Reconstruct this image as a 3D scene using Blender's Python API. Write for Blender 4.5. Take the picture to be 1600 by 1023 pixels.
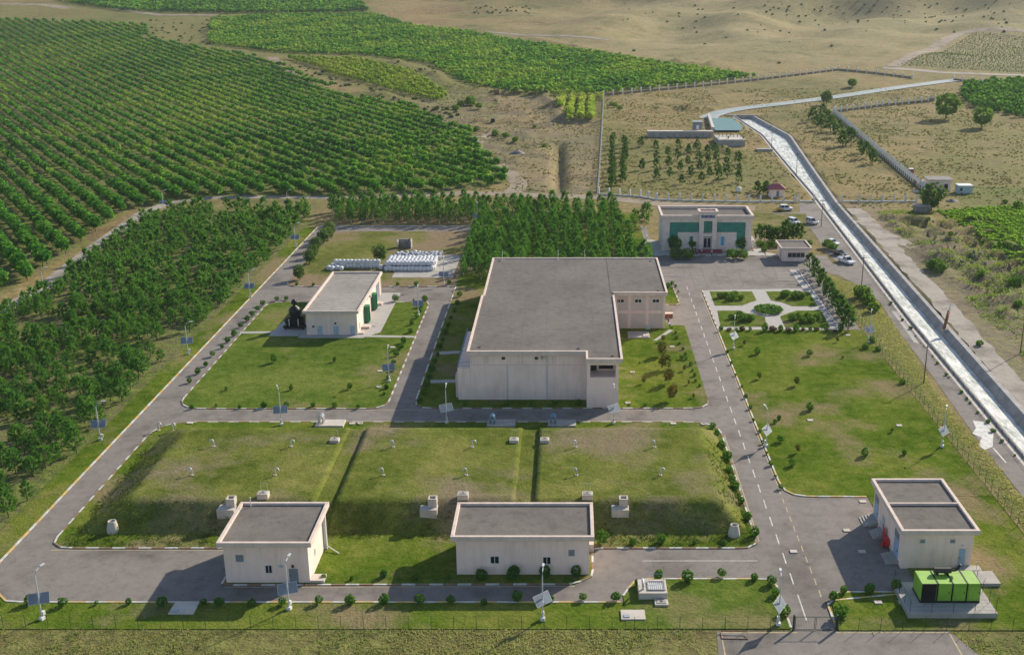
import bpy, math, random
import numpy as np
from mathutils import Vector, Matrix
for o in list(bpy.data.objects): bpy.data.objects.remove(o)
SC = bpy.context.scene; COL = SC.collection
# ---------------------------------------------------------------- camera
F, PX, PY, CH = 1750.0, 890.0, 511.5, 72.0      # focal (px of a 1600 px wide frame), principal point, height
TH = math.atan((PY + 60.0) / F); ST, CT = math.sin(TH), math.cos(TH)
cam = bpy.data.cameras.new('camera'); camo = bpy.data.objects.new('camera', cam); COL.objects.link(camo)
camo.location = (0, 0, CH); camo.rotation_euler = (math.pi / 2 - TH, 0, 0)
cam.sensor_width = 36; cam.lens = 36 * F / 1600; cam.shift_x = (800 - PX) / 1600
cam.clip_end = 6000; cam.clip_start = 1
SC.camera = camo
# ---------------------------------------------------------------- sky, sun, exposure
SUN_EL, SUN_AZ = math.radians(28), math.radians(44)       # azimuth from +Y towards +X
w = bpy.data.worlds.new('World'); SC.world = w; w.use_nodes = True
nt = w.node_tree; sky = nt.nodes.new('ShaderNodeTexSky'); sky.sky_type = 'NISHITA'; sky.sun_disc = False
sky.sun_elevation = SUN_EL; sky.sun_rotation = SUN_AZ; sky.altitude = 300
nt.links.new(sky.outputs[0], nt.nodes['Background'].inputs[0]); nt.nodes['Background'].inputs[1].default_value = 0.125
sl = bpy.data.lights.new('sun', 'SUN'); slo = bpy.data.objects.new('sun', sl); COL.objects.link(slo)
sl.energy = 5.0; sl.angle = math.radians(0.6); sl.color = (1.0, 0.90, 0.75)
sd = Vector((math.sin(SUN_AZ) * math.cos(SUN_EL), math.cos(SUN_AZ) * math.cos(SUN_EL), math.sin(SUN_EL)))
slo.rotation_euler = sd.to_track_quat('Z', 'Y').to_euler(); slo.location = (100, 100, 300)
SC.view_settings.view_transform = 'Standard'; SC.view_settings.look = 'None'
SC.view_settings.exposure = 0.35; SC.view_settings.gamma = 1.0
rnd = random.Random(7); npr = np.random.default_rng(11)

# ---------------------------------------------------------------- terrain height and pixel -> ground helpers
def _sines(seed, n, smin, smax):
    r = np.random.default_rng(seed); a = r.uniform(0, 2 * np.pi, n); s = np.exp(r.uniform(np.log(smin), np.log(smax), n))
    return np.cos(a) * 2 * np.pi / s, np.sin(a) * 2 * np.pi / s, r.uniform(0, 6.28, n), s
_N1 = _sines(1, 14, 60, 320); _N2 = _sines(2, 26, 5, 26); _N3 = _sines(3, 20, 12, 60); _N4 = _sines(4, 22, 2.0, 9.0); _N5 = _sines(5, 18, 30, 90)
BERM = []
def nz(N, x, y):
    x = np.asarray(x, float); y = np.asarray(y, float); o = np.zeros(np.broadcast(x, y).shape)
    for kx, ky, p, s in zip(*N): o = o + np.sin(kx * x + ky * y + p)
    return o / math.sqrt(len(N[0]) / 2)
def sst(a, b, x): t = np.clip((x - a) / (b - a), 0, 1); return t * t * (3 - 2 * t)
def hgt(x, y):
    x = np.asarray(x, float); y = np.asarray(y, float)
    d = np.clip(y - 350, 0, 850); z = 4.84e-5 * d * d + 0.0823 * np.clip(y - 1200, 0, None)
    far = sst(650, 1000, y) * sst(-250, 200, x + (y - 900) * .35)
    z = z + far * nz(_N1, x, y * .8) * 3.2
    for cx, cy, a, sx, sy in ((230, 1150, 18, 80, 40), (330, 1190, 19, 60, 60), (480, 1130, 27, 100, 50), (620, 1180, 28, 80, 60), (60, 1230, 16, 130, 45), (-120, 1260, 9, 120, 40), (800, 1230, 28, 180, 90), (380, 1420, 20, 260, 80), (150, 1010, 5, 120, 30), (330, 960, 6, 110, 28)):
        z = z + a * np.exp(-((x - cx) / sx) ** 2 - ((y - cy) / sy) ** 2)
    # rubble banks east of the gravel track
    mk = sst(88, 94, x) * (1 - sst(118, 128, x)) * sst(215, 235, y) * (1 - sst(318, 332, y))
    z = z + mk * (nz(_N2, x, y) * .95 + .7)
    # rough waste ground and ditch north of the pine block
    dx = x - (-3.5 - (y - 370) * .012)
    z = z - 2.8 * np.exp(-(dx / 2.2) ** 2) * sst(362, 372, y) * (1 - sst(455, 470, y))
    mk = sst(-75, -60, x) * (1 - sst(-14, -8, x)) * sst(385, 410, y) * (1 - sst(560, 600, y))
    z = z + mk * nz(_N2, x, y) * .35
    for (x1, y1, x2, y2, a, wd) in BERM:
        ex, ey = x2 - x1, y2 - y1; L2 = ex * ex + ey * ey; t = np.clip(((x - x1) * ex + (y - y1) * ey) / L2, 0, 1); dd = (x - x1 - t * ex) ** 2 + (y - y1 - t * ey) ** 2
        z = z + a * np.exp(-dd / wd ** 2)
    return z
def P(px, py, z=0.0):
    u = (px - PX) / F; v = (PY - py) / F; t = (CH - z) / (ST - v * CT)
    return (t * u, t * (CT + v * ST), z)
def G(px, py, dz=0.0):
    u = (px - PX) / F; v = (PY - py) / F; dx, dy, dzz = u, CT + v * ST, -ST + v * CT
    t = np.arange(80, 2600, 4.0); k = np.nonzero(CH + t * dzz <= hgt(t * dx, t * dy))[0]
    hi = t[k[0]] if len(k) else 2600.0
    t = np.linspace(hi - 4, hi, 41); k = np.nonzero(CH + t * dzz <= hgt(t * dx, t * dy))[0]; hi = float(t[k[0]]) if len(k) else hi
    return (hi * dx, hi * dy, float(hgt(hi * dx, hi * dy)) + dz)
def G2(*pts): return [G(a, b)[:2] for a, b in pts]
def berms():
    out = []
    for a, wd, pts in ((1.7, 3.2, ((985, 178), (1030, 173), (1075, 172), (1112, 172))), (1.6, 3.5, ((1262, 124), (1296, 130), (1328, 136))), (2.0, 4.5, ((1000, 92), (1060, 99), (1110, 104), (1140, 106))), (2.4, 5, ((830, 62), (900, 76), (950, 84))),
        (2.0, 4, ((560, 92), (620, 100), (680, 118), (705, 140), (745, 142), (800, 146), (850, 150), (866, 168), (880, 190), (935, 192))), (1.5, 3, ((430, 96), (455, 118), (520, 142), (600, 150), (650, 166), (690, 178))), (1.3, 3, ((745, 152), (780, 156))), (1.4, 3, ((740, 190), (800, 193), (860, 196))),
        (1.6, 4, ((1385, 148), (1420, 150), (1452, 158))), (1.8, 5, ((230, 60), (240, 45), (270, 34))), (1.8, 5, ((318, 68), (338, 52), (320, 36))), (1.4, 2.6, ((985, 226), (1060, 232), (1130, 236), (1165, 245)))):
        q = [G(*p) for p in pts]; out += [(u[0], u[1], v[0], v[1], a, wd) for u, v in zip(q, q[1:])]
    return out
def P2(*pts): return [P(a, b)[:2] for a, b in pts]
BERM[:] = berms()
def wy(px, py, Y):          # pixel on a wall y = Y -> x, z
    v = (PY - py) / F; t = Y / (CT + v * ST); return t * (px - PX) / F, CH + t * (-ST + v * CT)
def wx(px, py, X):          # pixel on a wall x = X -> y, z
    u = (px - PX) / F; v = (PY - py) / F; t = X / u; return t * (CT + v * ST), CH + t * (-ST + v * CT)
def inpoly(x, y, poly):
    x = np.asarray(x); y = np.asarray(y); c = np.zeros(x.shape, bool); n = len(poly)
    for i in range(n):
        x1, y1 = poly[i]; x2, y2 = poly[(i + 1) % n]
        if y1 == y2: continue
        k = ((y1 > y) != (y2 > y)) & (x < (x2 - x1) * (y - y1) / (y2 - y1) + x1); c ^= k
    return c

# ---------------------------------------------------------------- materials
MT = {}
def newmat(name):
    m = bpy.data.materials.new(name); m.use_nodes = True; MT[name] = m
    return m, m.node_tree.nodes, m.node_tree.links, m.node_tree.nodes['Principled BSDF']
def noise(n, l, vec, scale, detail=5, rough=.6):
    t = n.new('ShaderNodeTexNoise'); t.inputs['Scale'].default_value = scale; t.inputs['Detail'].default_value = detail
    t.inputs['Roughness'].default_value = rough; l.new(vec, t.inputs['Vector']); return t.outputs[0]
def ramp(n, l, fac, stops):
    r = n.new('ShaderNodeValToRGB'); e = r.color_ramp.elements
    while len(e) < len(stops): e.new(.5)
    for k, (p, c) in enumerate(stops): e[k].position = p; e[k].color = (*c, 1)
    l.new(fac, r.inputs[0]); return r.outputs[0]
def mixc(n, l, fac, a, b, mode='MIX'):
    m = n.new('ShaderNodeMix'); m.data_type = 'RGBA'; m.blend_type = mode
    for s, v in ((m.inputs[0], fac), (m.inputs[6], a), (m.inputs[7], b)):
        if isinstance(v, (int, float)): s.default_value = v
        elif isinstance(v, tuple): s.default_value = (*v, 1)
        else: l.new(v, s)
    return m.outputs[2]
def math2(n, l, op, a, b=None, cl=False):
    m = n.new('ShaderNodeMath'); m.operation = op; m.use_clamp = cl
    for s, v in ((m.inputs[0], a), (m.inputs[1], b)):
        if v is None: continue
        if isinstance(v, (int, float)): s.default_value = v
        else: l.new(v, s)
    return m.outputs[0]
def bump(n, l, b, hsrc, strength, dist):
    u = n.new('ShaderNodeBump'); u.inputs['Strength'].default_value = strength; u.inputs['Distance'].default_value = dist
    l.new(hsrc, u.inputs['Height']); l.new(u.outputs[0], b.inputs['Normal'])
def wpos(n): return n.new('ShaderNodeNewGeometry').outputs['Position']
def plain(name, c, rough=.6, metal=0, var=.12, scale=.8, bmp=0, c2=None, spec=None):
    m, n, l, b = newmat(name); p = wpos(n)
    f = noise(n, l, p, scale, 6)
    c2 = c2 or tuple(x * (1 - var * 2) for x in c)
    l.new(ramp(n, l, f, [(.3, c2), (.62, c)]), b.inputs['Base Color'])
    b.inputs['Roughness'].default_value = rough; b.inputs['Metallic'].default_value = metal
    if spec is not None: b.inputs['Specular IOR Level'].default_value = spec
    if bmp: bump(n, l, b, noise(n, l, p, scale * 8, 4), bmp, .03)
    return m
def grassy(name, a, c, d, soil=None, soil_amt=.0, s1=.06, s2=.5, soilscale=.05):
    m, n, l, b = newmat(name); p = wpos(n)
    f1 = noise(n, l, p, s1, 4, .55); f2 = noise(n, l, p, s2, 6, .65); f3 = noise(n, l, p, 3.2, 3, .7)
    a_ = tuple(q * .78 for q in a); d_ = tuple(q * 1.12 for q in d)
    c1 = ramp(n, l, f1, [(.36, a_), (.5, c), (.62, d_)])
    c2 = ramp(n, l, f2, [(.32, a_), (.5, c), (.68, d_)])
    cc = mixc(n, l, .55, c1, c2)
    if soil:
        fs = noise(n, l, p, soilscale, 6, .62); k = math2(n, l, 'MULTIPLY', math2(n, l, 'SUBTRACT', fs, 1 - soil_amt - .03), 9.0, True)
        cc = mixc(n, l, k, cc, soil)
    k3 = ramp(n, l, f3, [(.3, (.62, .62, .62)), (.7, (1.25, 1.25, 1.25))])
    l.new(mixc(n, l, .8, cc, k3, 'MULTIPLY'), b.inputs['Base Color'])
    b.inputs['Roughness'].default_value = 1.0; b.inputs['Specular IOR Level'].default_value = .0
    bump(n, l, b, math2(n, l, 'ADD', f3, math2(n, l, 'MULTIPLY', f2, 2.0)), .8, .14)
    return m
grassy('lawn', (.055, .112, .010), (.105, .158, .018), (.185, .19, .042), (.235, .19, .10), .46)
grassy('lawn_bright', (.056, .112, .014), (.105, .157, .024), (.175, .19, .046), (.21, .19, .08), .42)
grassy('lawn_dry', (.09, .125, .022), (.15, .165, .042), (.22, .20, .08), (.25, .19, .12), .52, soilscale=.045)
grassy('mound_grass', (.078, .115, .018), (.138, .165, .032), (.21, .20, .06), (.22, .185, .11), .47, s1=.09)
grassy('dry_verge', (.16, .155, .05), (.27, .22, .09), (.36, .27, .13), (.30, .22, .12), .5, s2=.35)
grassy('rough_grass', (.10, .125, .035), (.175, .17, .06), (.27, .23, .12), (.27, .23, .15), .45, s2=.35)
def asphalt(name, a, c, seams=True):
    m, n, l, b = newmat(name); p = wpos(n)
    f1 = noise(n, l, p, .12, 6, .6); f2 = noise(n, l, p, 9, 3, .7); f4 = noise(n, l, p, .7, 5, .7)
    cc = ramp(n, l, f1, [(.34, tuple(q * .85 for q in a)), (.5, c), (.66, tuple(q * 1.06 for q in c))])
    cc = mixc(n, l, .7, cc, ramp(n, l, f2, [(.3, (.8, .8, .8)), (.7, (1.15, 1.15, 1.15))]), 'MULTIPLY')
    cc = mixc(n, l, .6, cc, ramp(n, l, f4, [(.34, (.66, .65, .64)), (.47, (.95, .95, .94)), (.62, (1.10, 1.10, 1.09))]), 'MULTIPLY')
    if seams:
        v = n.new('ShaderNodeTexVoronoi'); v.feature = 'DISTANCE_TO_EDGE'; v.inputs['Scale'].default_value = .085
        wob = n.new('ShaderNodeVectorMath'); wob.operation = 'ADD'; nt_ = n.new('ShaderNodeTexNoise'); nt_.inputs['Scale'].default_value = .35
        l.new(p, nt_.inputs['Vector']); sc_ = n.new('ShaderNodeVectorMath'); sc_.operation = 'SCALE'; sc_.inputs[3].default_value = 5.0
        l.new(nt_.outputs['Color'], sc_.inputs[0]); l.new(p, wob.inputs[0]); l.new(sc_.outputs[0], wob.inputs[1]); l.new(wob.outputs[0], v.inputs['Vector'])
        k = math2(n, l, 'LESS_THAN', v.outputs[0], .006); cc = mixc(n, l, math2(n, l, 'MULTIPLY', k, .22), cc, (.07, .065, .06))
    l.new(cc, b.inputs['Base Color']); b.inputs['Roughness'].default_value = .9; b.inputs['Specular IOR Level'].default_value = .25
    bump(n, l, b, f2, .25, .02)
    return m
asphalt('asphalt', (.165, .145, .128), (.215, .192, .172))
asphalt('gravel_track', (.22, .195, .165), (.33, .295, .25), False)
asphalt('dirt', (.20, .155, .105), (.29, .235, .17), False)
plain('asphalt_seal', (.12, .11, .10), .9, var=.2, scale=2)
plain('paving', (.40, .38, .35), .85, var=.1, scale=1.5, bmp=.1)
plain('concrete', (.40, .375, .335), .85, var=.14, scale=.6, bmp=.15)
plain('pale_concrete', (.56, .50, .43), .85, var=.1, scale=.8, bmp=.1)
plain('canal_concrete', (.36, .34, .32), .85, var=.22, scale=.4, bmp=.2)
def wallmat(name, c):
    m, n, l, b = newmat(name); p = wpos(n); mp = n.new('ShaderNodeMapping'); mp.inputs['Scale'].default_value = (1, 1, .12); l.new(p, mp.inputs[0])
    f = noise(n, l, mp.outputs[0], 1.3, 6, .65); g = noise(n, l, p, .25, 5, .6)
    cc = mixc(n, l, .55, c, ramp(n, l, f, [(.34, (.78, .76, .74)), (.55, (1, 1, 1))]), 'MULTIPLY'); cc = mixc(n, l, .6, cc, ramp(n, l, g, [(.32, (.86, .85, .84)), (.6, (1.03, 1.03, 1.03))]), 'MULTIPLY')
    l.new(cc, b.inputs['Base Color']); b.inputs['Roughness'].default_value = .88; b.inputs['Specular IOR Level'].default_value = .2; bump(n, l, b, noise(n, l, p, 6, 3), .08, .02)
wallmat('wall', (.90, .69, .60))
plain('fascia', (.69, .56, .48), .85, var=.11, scale=.9)
plain('wall_panel', (.66, .54, .48), .85, var=.05, scale=.4)
plain('stone_cladding', (.80, .66, .57), .8, var=.1, scale=1.1)
def roofing(name, a, c):
    m, n, l, b = newmat(name); p = wpos(n)
    f1 = noise(n, l, p, .10, 6, .65); f2 = noise(n, l, p, 5, 4, .75); f3 = noise(n, l, p, .8, 5, .6)
    cc = ramp(n, l, f1, [(.3, a), (.68, c)])
    cc = mixc(n, l, .8, cc, ramp(n, l, f2, [(.3, (.74, .74, .74)), (.7, (1.18, 1.17, 1.15))]), 'MULTIPLY')
    cc = mixc(n, l, .5, cc, ramp(n, l, f3, [(.36, (.70, .69, .68)), (.46, (.95, .95, .95)), (.64, (1.08, 1.08, 1.08))]), 'MULTIPLY')
    l.new(cc, b.inputs['Base Color']); b.inputs['Roughness'].default_value = .95; b.inputs['Specular IOR Level'].default_value = .15
    bump(n, l, b, f2, .5, .05); return m
roofing('roof_gravel', (.135, .122, .11), (.19, .172, .155))
roofing('roof_pale', (.25, .23, .205), (.35, .325, .295))
plain('white_paint', (.78, .76, .72), .7, var=.12, scale=2)
plain('kerb_white', (.62, .60, .55), .8, var=.2, scale=1.5)
plain('kerb_yellow', (.60, .43, .17), .8, var=.15, scale=1.5)
plain('kerb_brown', (.27, .17, .10), .8, var=.15, scale=1.5)
plain('line_yellow', (.52, .42, .22), .8, var=.2, scale=1.2)
plain('line_white', (.66, .64, .60), .8, var=.2, scale=1.2)
plain('metal_grey', (.42, .44, .46), .45, .5, var=.06)
plain('metal_light', (.62, .63, .63), .5, .2, var=.06)
plain('door_grey', (.20, .235, .27), .55, .1, var=.08)
plain('door_blue', (.30, .42, .56), .55, .0, var=.06)
plain('blue_pipe', (.20, .34, .48), .5, .1, var=.06)
plain('rail_blue', (.12, .28, .48), .5, .1, var=.06)
plain('fence_dark', (.018, .05, .045), .6, .1, var=.1)
plain('steel_dark', (.06, .055, .05), .6, .3, var=.1)
plain('black_metal', (.012, .013, .014), .45, .3, var=.2)
plain('green_steel', (.012, .20, .085), .5, .0, var=.1)
plain('gen_green', (.235, .46, .04), .55, .0, var=.10)
plain('red_paint', (.55, .03, .04), .5, 0, var=.1)
plain('maroon_roof', (.27, .05, .07), .6, 0, var=.1)
plain('rust', (.28, .11, .06), .8, 0, var=.25, scale=2)
plain('brick_red', (.38, .17, .11), .9, 0, var=.25, scale=2)
plain('sign_blue', (.02, .09, .33), .5, 0, var=.1)
plain('cyan_paint', (.08, .38, .55), .6, 0, var=.1)
plain('pale_blue', (.40, .52, .55), .7, 0, var=.1)
plain('bag_white', (.74, .74, .75), .75, 0, var=.1, scale=3, bmp=.3)
plain('bag_grey', (.48, .50, .54), .75, 0, var=.25, scale=3, bmp=.4)
plain('rubble', (.28, .26, .24), .95, 0, var=.25, scale=1)
plain('bark', (.10, .075, .05), .95, 0, var=.2, scale=3)
plain('whitewash', (.66, .62, .55), .9, 0, var=.2, scale=3)
plain('tyre', (.015, .015, .016), .8, 0)
plain('car_white', (.80, .81, .82), .25, 0, var=.02); plain('car_silver', (.50, .51, .54), .25, .4, var=.02)
plain('car_dark', (.035, .045, .06), .25, .3, var=.02); plain('car_yellow', (.62, .40, .03), .35, 0, var=.03)
plain('lamp_glass', (.85, .84, .78), .2, 0, var=.02); plain('tail_red', (.45, .02, .02), .3, 0, var=.02)
plain('skin', (.42, .26, .18), .6, 0, var=.05); plain('cloth_white', (.72, .72, .74), .9, 0, var=.05)
plain('cloth_dark', (.03, .033, .045), .9, 0, var=.1); plain('cloth_blue', (.22, .33, .46), .9, 0, var=.05); plain('hair', (.02, .016, .012), .7, 0)
def glass(name, c, rough=.08):
    m, n, l, b = newmat(name); p = wpos(n)
    l.new(ramp(n, l, noise(n, l, p, .7, 2), [(.35, tuple(x * .7 for x in c)), (.65, c)]), b.inputs['Base Color'])
    b.inputs['Roughness'].default_value = rough; b.inputs['Specular IOR Level'].default_value = .6; return m
glass('glass_dark', (.02, .022, .026)); glass('glass_teal', (.015, .24, .19), .12); glass('solar', (.24, .27, .31), .5)
# running water
def water(name, stops, sc, rough, bmp, stretch=(1, .25, 1)):
    m, n, l, b = newmat(name); p = wpos(n); mp = n.new('ShaderNodeMapping'); mp.inputs['Scale'].default_value = stretch; l.new(p, mp.inputs[0])
    f = noise(n, l, mp.outputs[0], sc, 7, .62); d = noise(n, l, mp.outputs[0], sc * 3.3, 5, .7)
    k = math2(n, l, 'ADD', math2(n, l, 'MULTIPLY', f, .6), math2(n, l, 'MULTIPLY', d, .4))
    l.new(ramp(n, l, k, stops), b.inputs['Base Color']); b.inputs['Roughness'].default_value = rough
    b.inputs['Specular IOR Level'].default_value = .25; bump(n, l, b, k, bmp, .25); return m
water('white_water', [(.36, (.16, .20, .175)), (.46, (.42, .45, .41)), (.54, (.66, .67, .63)), (.64, (.80, .80, .77))], .9, .55, .7)
water('pond_water', [(.35, (.035, .13, .115)), (.6, (.055, .165, .145)), (.72, (.12, .23, .21))], .35, .35, .12, (1, 1, 1))
water('channel_water', [(.35, (.19, .24, .235)), (.5, (.30, .35, .335)), (.65, (.50, .52, .49))], .5, .5, .3, (.3, 1, 1))
# foliage
def foliage(name, stops, trans=.25):
    m, n, l, b = newmat(name); n.remove(b)
    at = n.new('ShaderNodeAttribute'); at.attribute_name = 'tint'; oi = n.new('ShaderNodeObjectInfo')
    f = math2(n, l, 'ADD', at.outputs['Fac'], math2(n, l, 'MULTIPLY', math2(n, l, 'SUBTRACT', oi.outputs['Random'], .5), .45), True)
    c = ramp(n, l, f, stops)
    d = n.new('ShaderNodeBsdfDiffuse'); t = n.new('ShaderNodeBsdfTranslucent'); x = n.new('ShaderNodeMixShader'); x.inputs[0].default_value = trans
    l.new(c, d.inputs[0]); l.new(mixc(n, l, .5, c, (.20, .38, .03)), t.inputs[0]); l.new(d.outputs[0], x.inputs[1]); l.new(t.outputs[0], x.inputs[2])
    l.new(x.outputs[0], n['Material Output'].inputs[0]); return m
foliage('pine_leaf', [(.0, (.025, .095, .034)), (.45, (.06, .19, .042)), (.8, (.12, .265, .05)), (1, (.24, .29, .08))], .4)
foliage('tall_pine_leaf', [(.0, (.034, .125, .036)), (.5, (.085, .25, .046)), (1, (.18, .33, .06))], .36)
foliage('orchard_leaf', [(.0, (.026, .125, .03)), (.42, (.06, .225, .034)), (.75, (.13, .32, .04)), (1, (.29, .40, .06))], .5)
foliage('yellow_leaf', [(.0, (.18, .30, .035)), (.5, (.34, .42, .055)), (1, (.50, .50, .10))], .5)
foliage('conifer_leaf', [(.0, (.02, .065, .024)), (.5, (.042, .115, .032)), (1, (.08, .165, .04))], .3)
foliage('shrub_leaf', [(.0, (.03, .10, .024)), (.5, (.07, .19, .03)), (1, (.15, .27, .045))], .45)
foliage('bush_leaf', [(.0, (.05, .125, .03)), (.5, (.11, .22, .036)), (1, (.22, .29, .06))], .45)
foliage('rusty_leaf', [(.0, (.07, .10, .02)), (.5, (.16, .15, .03)), (1, (.30, .16, .04))])
foliage('red_leaf', [(.0, (.06, .03, .03)), (.5, (.13, .055, .05)), (1, (.20, .09, .07))])
foliage('willow_leaf', [(.0, (.05, .10, .03)), (.5, (.11, .17, .05)), (1, (.17, .22, .07))], .3)
foliage('crop_leaf', [(.0, (.18, .34, .04)), (.5, (.29, .44, .06)), (1, (.42, .50, .09))], .5)
foliage('scrub_leaf', [(.0, (.05, .075, .035)), (.5, (.085, .11, .05)), (1, (.14, .15, .07))], .2)
foliage('vine_leaf', [(.0, (.09, .13, .05)), (.5, (.15, .19, .07)), (1, (.22, .25, .10))], .4)
foliage('slope_tuft', [(.0, (.06, .09, .02)), (.5, (.10, .125, .03)), (1, (.17, .17, .055))], .15)
foliage('field_tuft', [(.0, (.12, .135, .04)), (.45, (.23, .20, .075)), (1, (.38, .29, .14))], .4)
foliage('tuft_leaf', [(.0, (.14, .19, .045)), (.5, (.31, .29, .11)), (1, (.50, .40, .20))], .5)
# open ground: dry grass / green grass / bare soil by the 'green' and 'soil' attributes of the sheet
def ground_mat():
    m, n, l, b = newmat('open_ground'); p = wpos(n)
    ag = n.new('ShaderNodeAttribute'); ag.attribute_name = 'green'; as_ = n.new('ShaderNodeAttribute'); as_.attribute_name = 'soil'
    f0 = noise(n, l, p, .012, 6, .6); f1 = noise(n, l, p, .07, 6, .6); f2 = noise(n, l, p, .5, 5, .65); f3 = noise(n, l, p, 2.6, 3, .7)
    dry = mixc(n, l, .5, ramp(n, l, f1, [(.30, (.075, .075, .03)), (.41, (.17, .135, .06)), (.5, (.30, .225, .095)), (.58, (.22, .155, .075)), (.66, (.35, .27, .13)), (.75, (.42, .33, .18))]),
               ramp(n, l, f0, [(.36, (.10, .13, .035)), (.46, (.21, .19, .072)), (.55, (.29, .23, .10)), (.66, (.22, .14, .07))]))
    gr = ramp(n, l, f2, [(.3, (.065, .105, .02)), (.5, (.12, .155, .034)), (.7, (.19, .20, .06))])
    so = ramp(n, l, f1, [(.3, (.17, .135, .10)), (.5, (.24, .195, .15)), (.7, (.33, .275, .215))])
    wob = math2(n, l, 'MULTIPLY', math2(n, l, 'SUBTRACT', math2(n, l, 'ADD', f1, f2), 1.0), 1.6)
    kg = math2(n, l, 'ADD', ag.outputs['Fac'], wob, True); ks = math2(n, l, 'ADD', as_.outputs['Fac'], math2(n, l, 'MULTIPLY', wob, -1.0), True)
    kg = math2(n, l, 'MULTIPLY', kg, math2(n, l, 'GREATER_THAN', ag.outputs['Fac'], .01)); ks = math2(n, l, 'MULTIPLY', ks, math2(n, l, 'GREATER_THAN', as_.outputs['Fac'], .01))
    c = mixc(n, l, ks, mixc(n, l, kg, dry, gr), so)
    ah = n.new('ShaderNodeAttribute'); ah.attribute_name = 'pale'; c = mixc(n, l, math2(n, l, 'MULTIPLY', ah.outputs['Fac'], .55), c, ramp(n, l, f1, [(.3, (.235, .215, .105)), (.5, (.335, .29, .15)), (.7, (.42, .345, .19))]))
    c = mixc(n, l, .75, c, ramp(n, l, f3, [(.3, (.68, .68, .68)), (.7, (1.22, 1.22, 1.2))]), 'MULTIPLY')
    c = mixc(n, l, .6, c, ramp(n, l, f2, [(.32, (.45, .46, .42)), (.5, (.95, .95, .94)), (.66, (1.25, 1.24, 1.2))]), 'MULTIPLY')
    l.new(c, b.inputs['Base Color']); b.inputs['Roughness'].default_value = .95; b.inputs['Specular IOR Level'].default_value = .1
    bump(n, l, b, math2(n, l, 'ADD', f3, math2(n, l, 'MULTIPLY', f2, 2.5)), .9, .2)
ground_mat()

# ---------------------------------------------------------------- object helpers
def tag(o, label=None, cat=None, group=None, kind=None):
    if label: o['label'] = label
    if cat: o['category'] = cat
    if group: o['group'] = group
    if kind: o['kind'] = kind
    return o
def thing(name, loc, label, cat, group=None, rz=0.0):
    o = bpy.data.objects.new(name, None); COL.objects.link(o); o.location = loc; o.rotation_euler = (0, 0, rz); o.empty_display_size = .3
    return tag(o, label, cat, group)
def org(p):
    v = Vector((0, 0, 0))
    while p is not None: v += p.location; p = p.parent
    return v
def link(name, mesh, parent=None, loc=(0, 0, 0), rz=0.0, sc=None):
    o = bpy.data.objects.new(name, mesh); COL.objects.link(o); o.location = loc
    if rz: o.rotation_euler = (0, 0, rz)
    if sc is not None: o.scale = sc if isinstance(sc, tuple) else (sc, sc, sc)
    if parent is not None: o.parent = parent
    return o
def npmesh(name, V, Fc, mat, tint=None, smooth=False):
    V = np.asarray(V, np.float32); Fc = np.asarray(Fc, np.int32); k = Fc.shape[1]
    me = bpy.data.meshes.new(name); me.vertices.add(len(V)); me.vertices.foreach_set('co', V.ravel())
    me.loops.add(Fc.size); me.loops.foreach_set('vertex_index', Fc.ravel()); me.polygons.add(len(Fc))
    me.polygons.foreach_set('loop_start', np.arange(0, Fc.size, k, dtype=np.int32)); me.polygons.foreach_set('loop_total', np.full(len(Fc), k, np.int32))
    if smooth: me.polygons.foreach_set('use_smooth', np.ones(len(Fc), bool))
    me.update(calc_edges=True)
    if tint is not None:
        a = me.attributes.new('tint', 'FLOAT', 'POINT'); a.data.foreach_set('value', np.asarray(tint, np.float32))
    if mat: me.materials.append(MT[mat])
    return me
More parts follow.
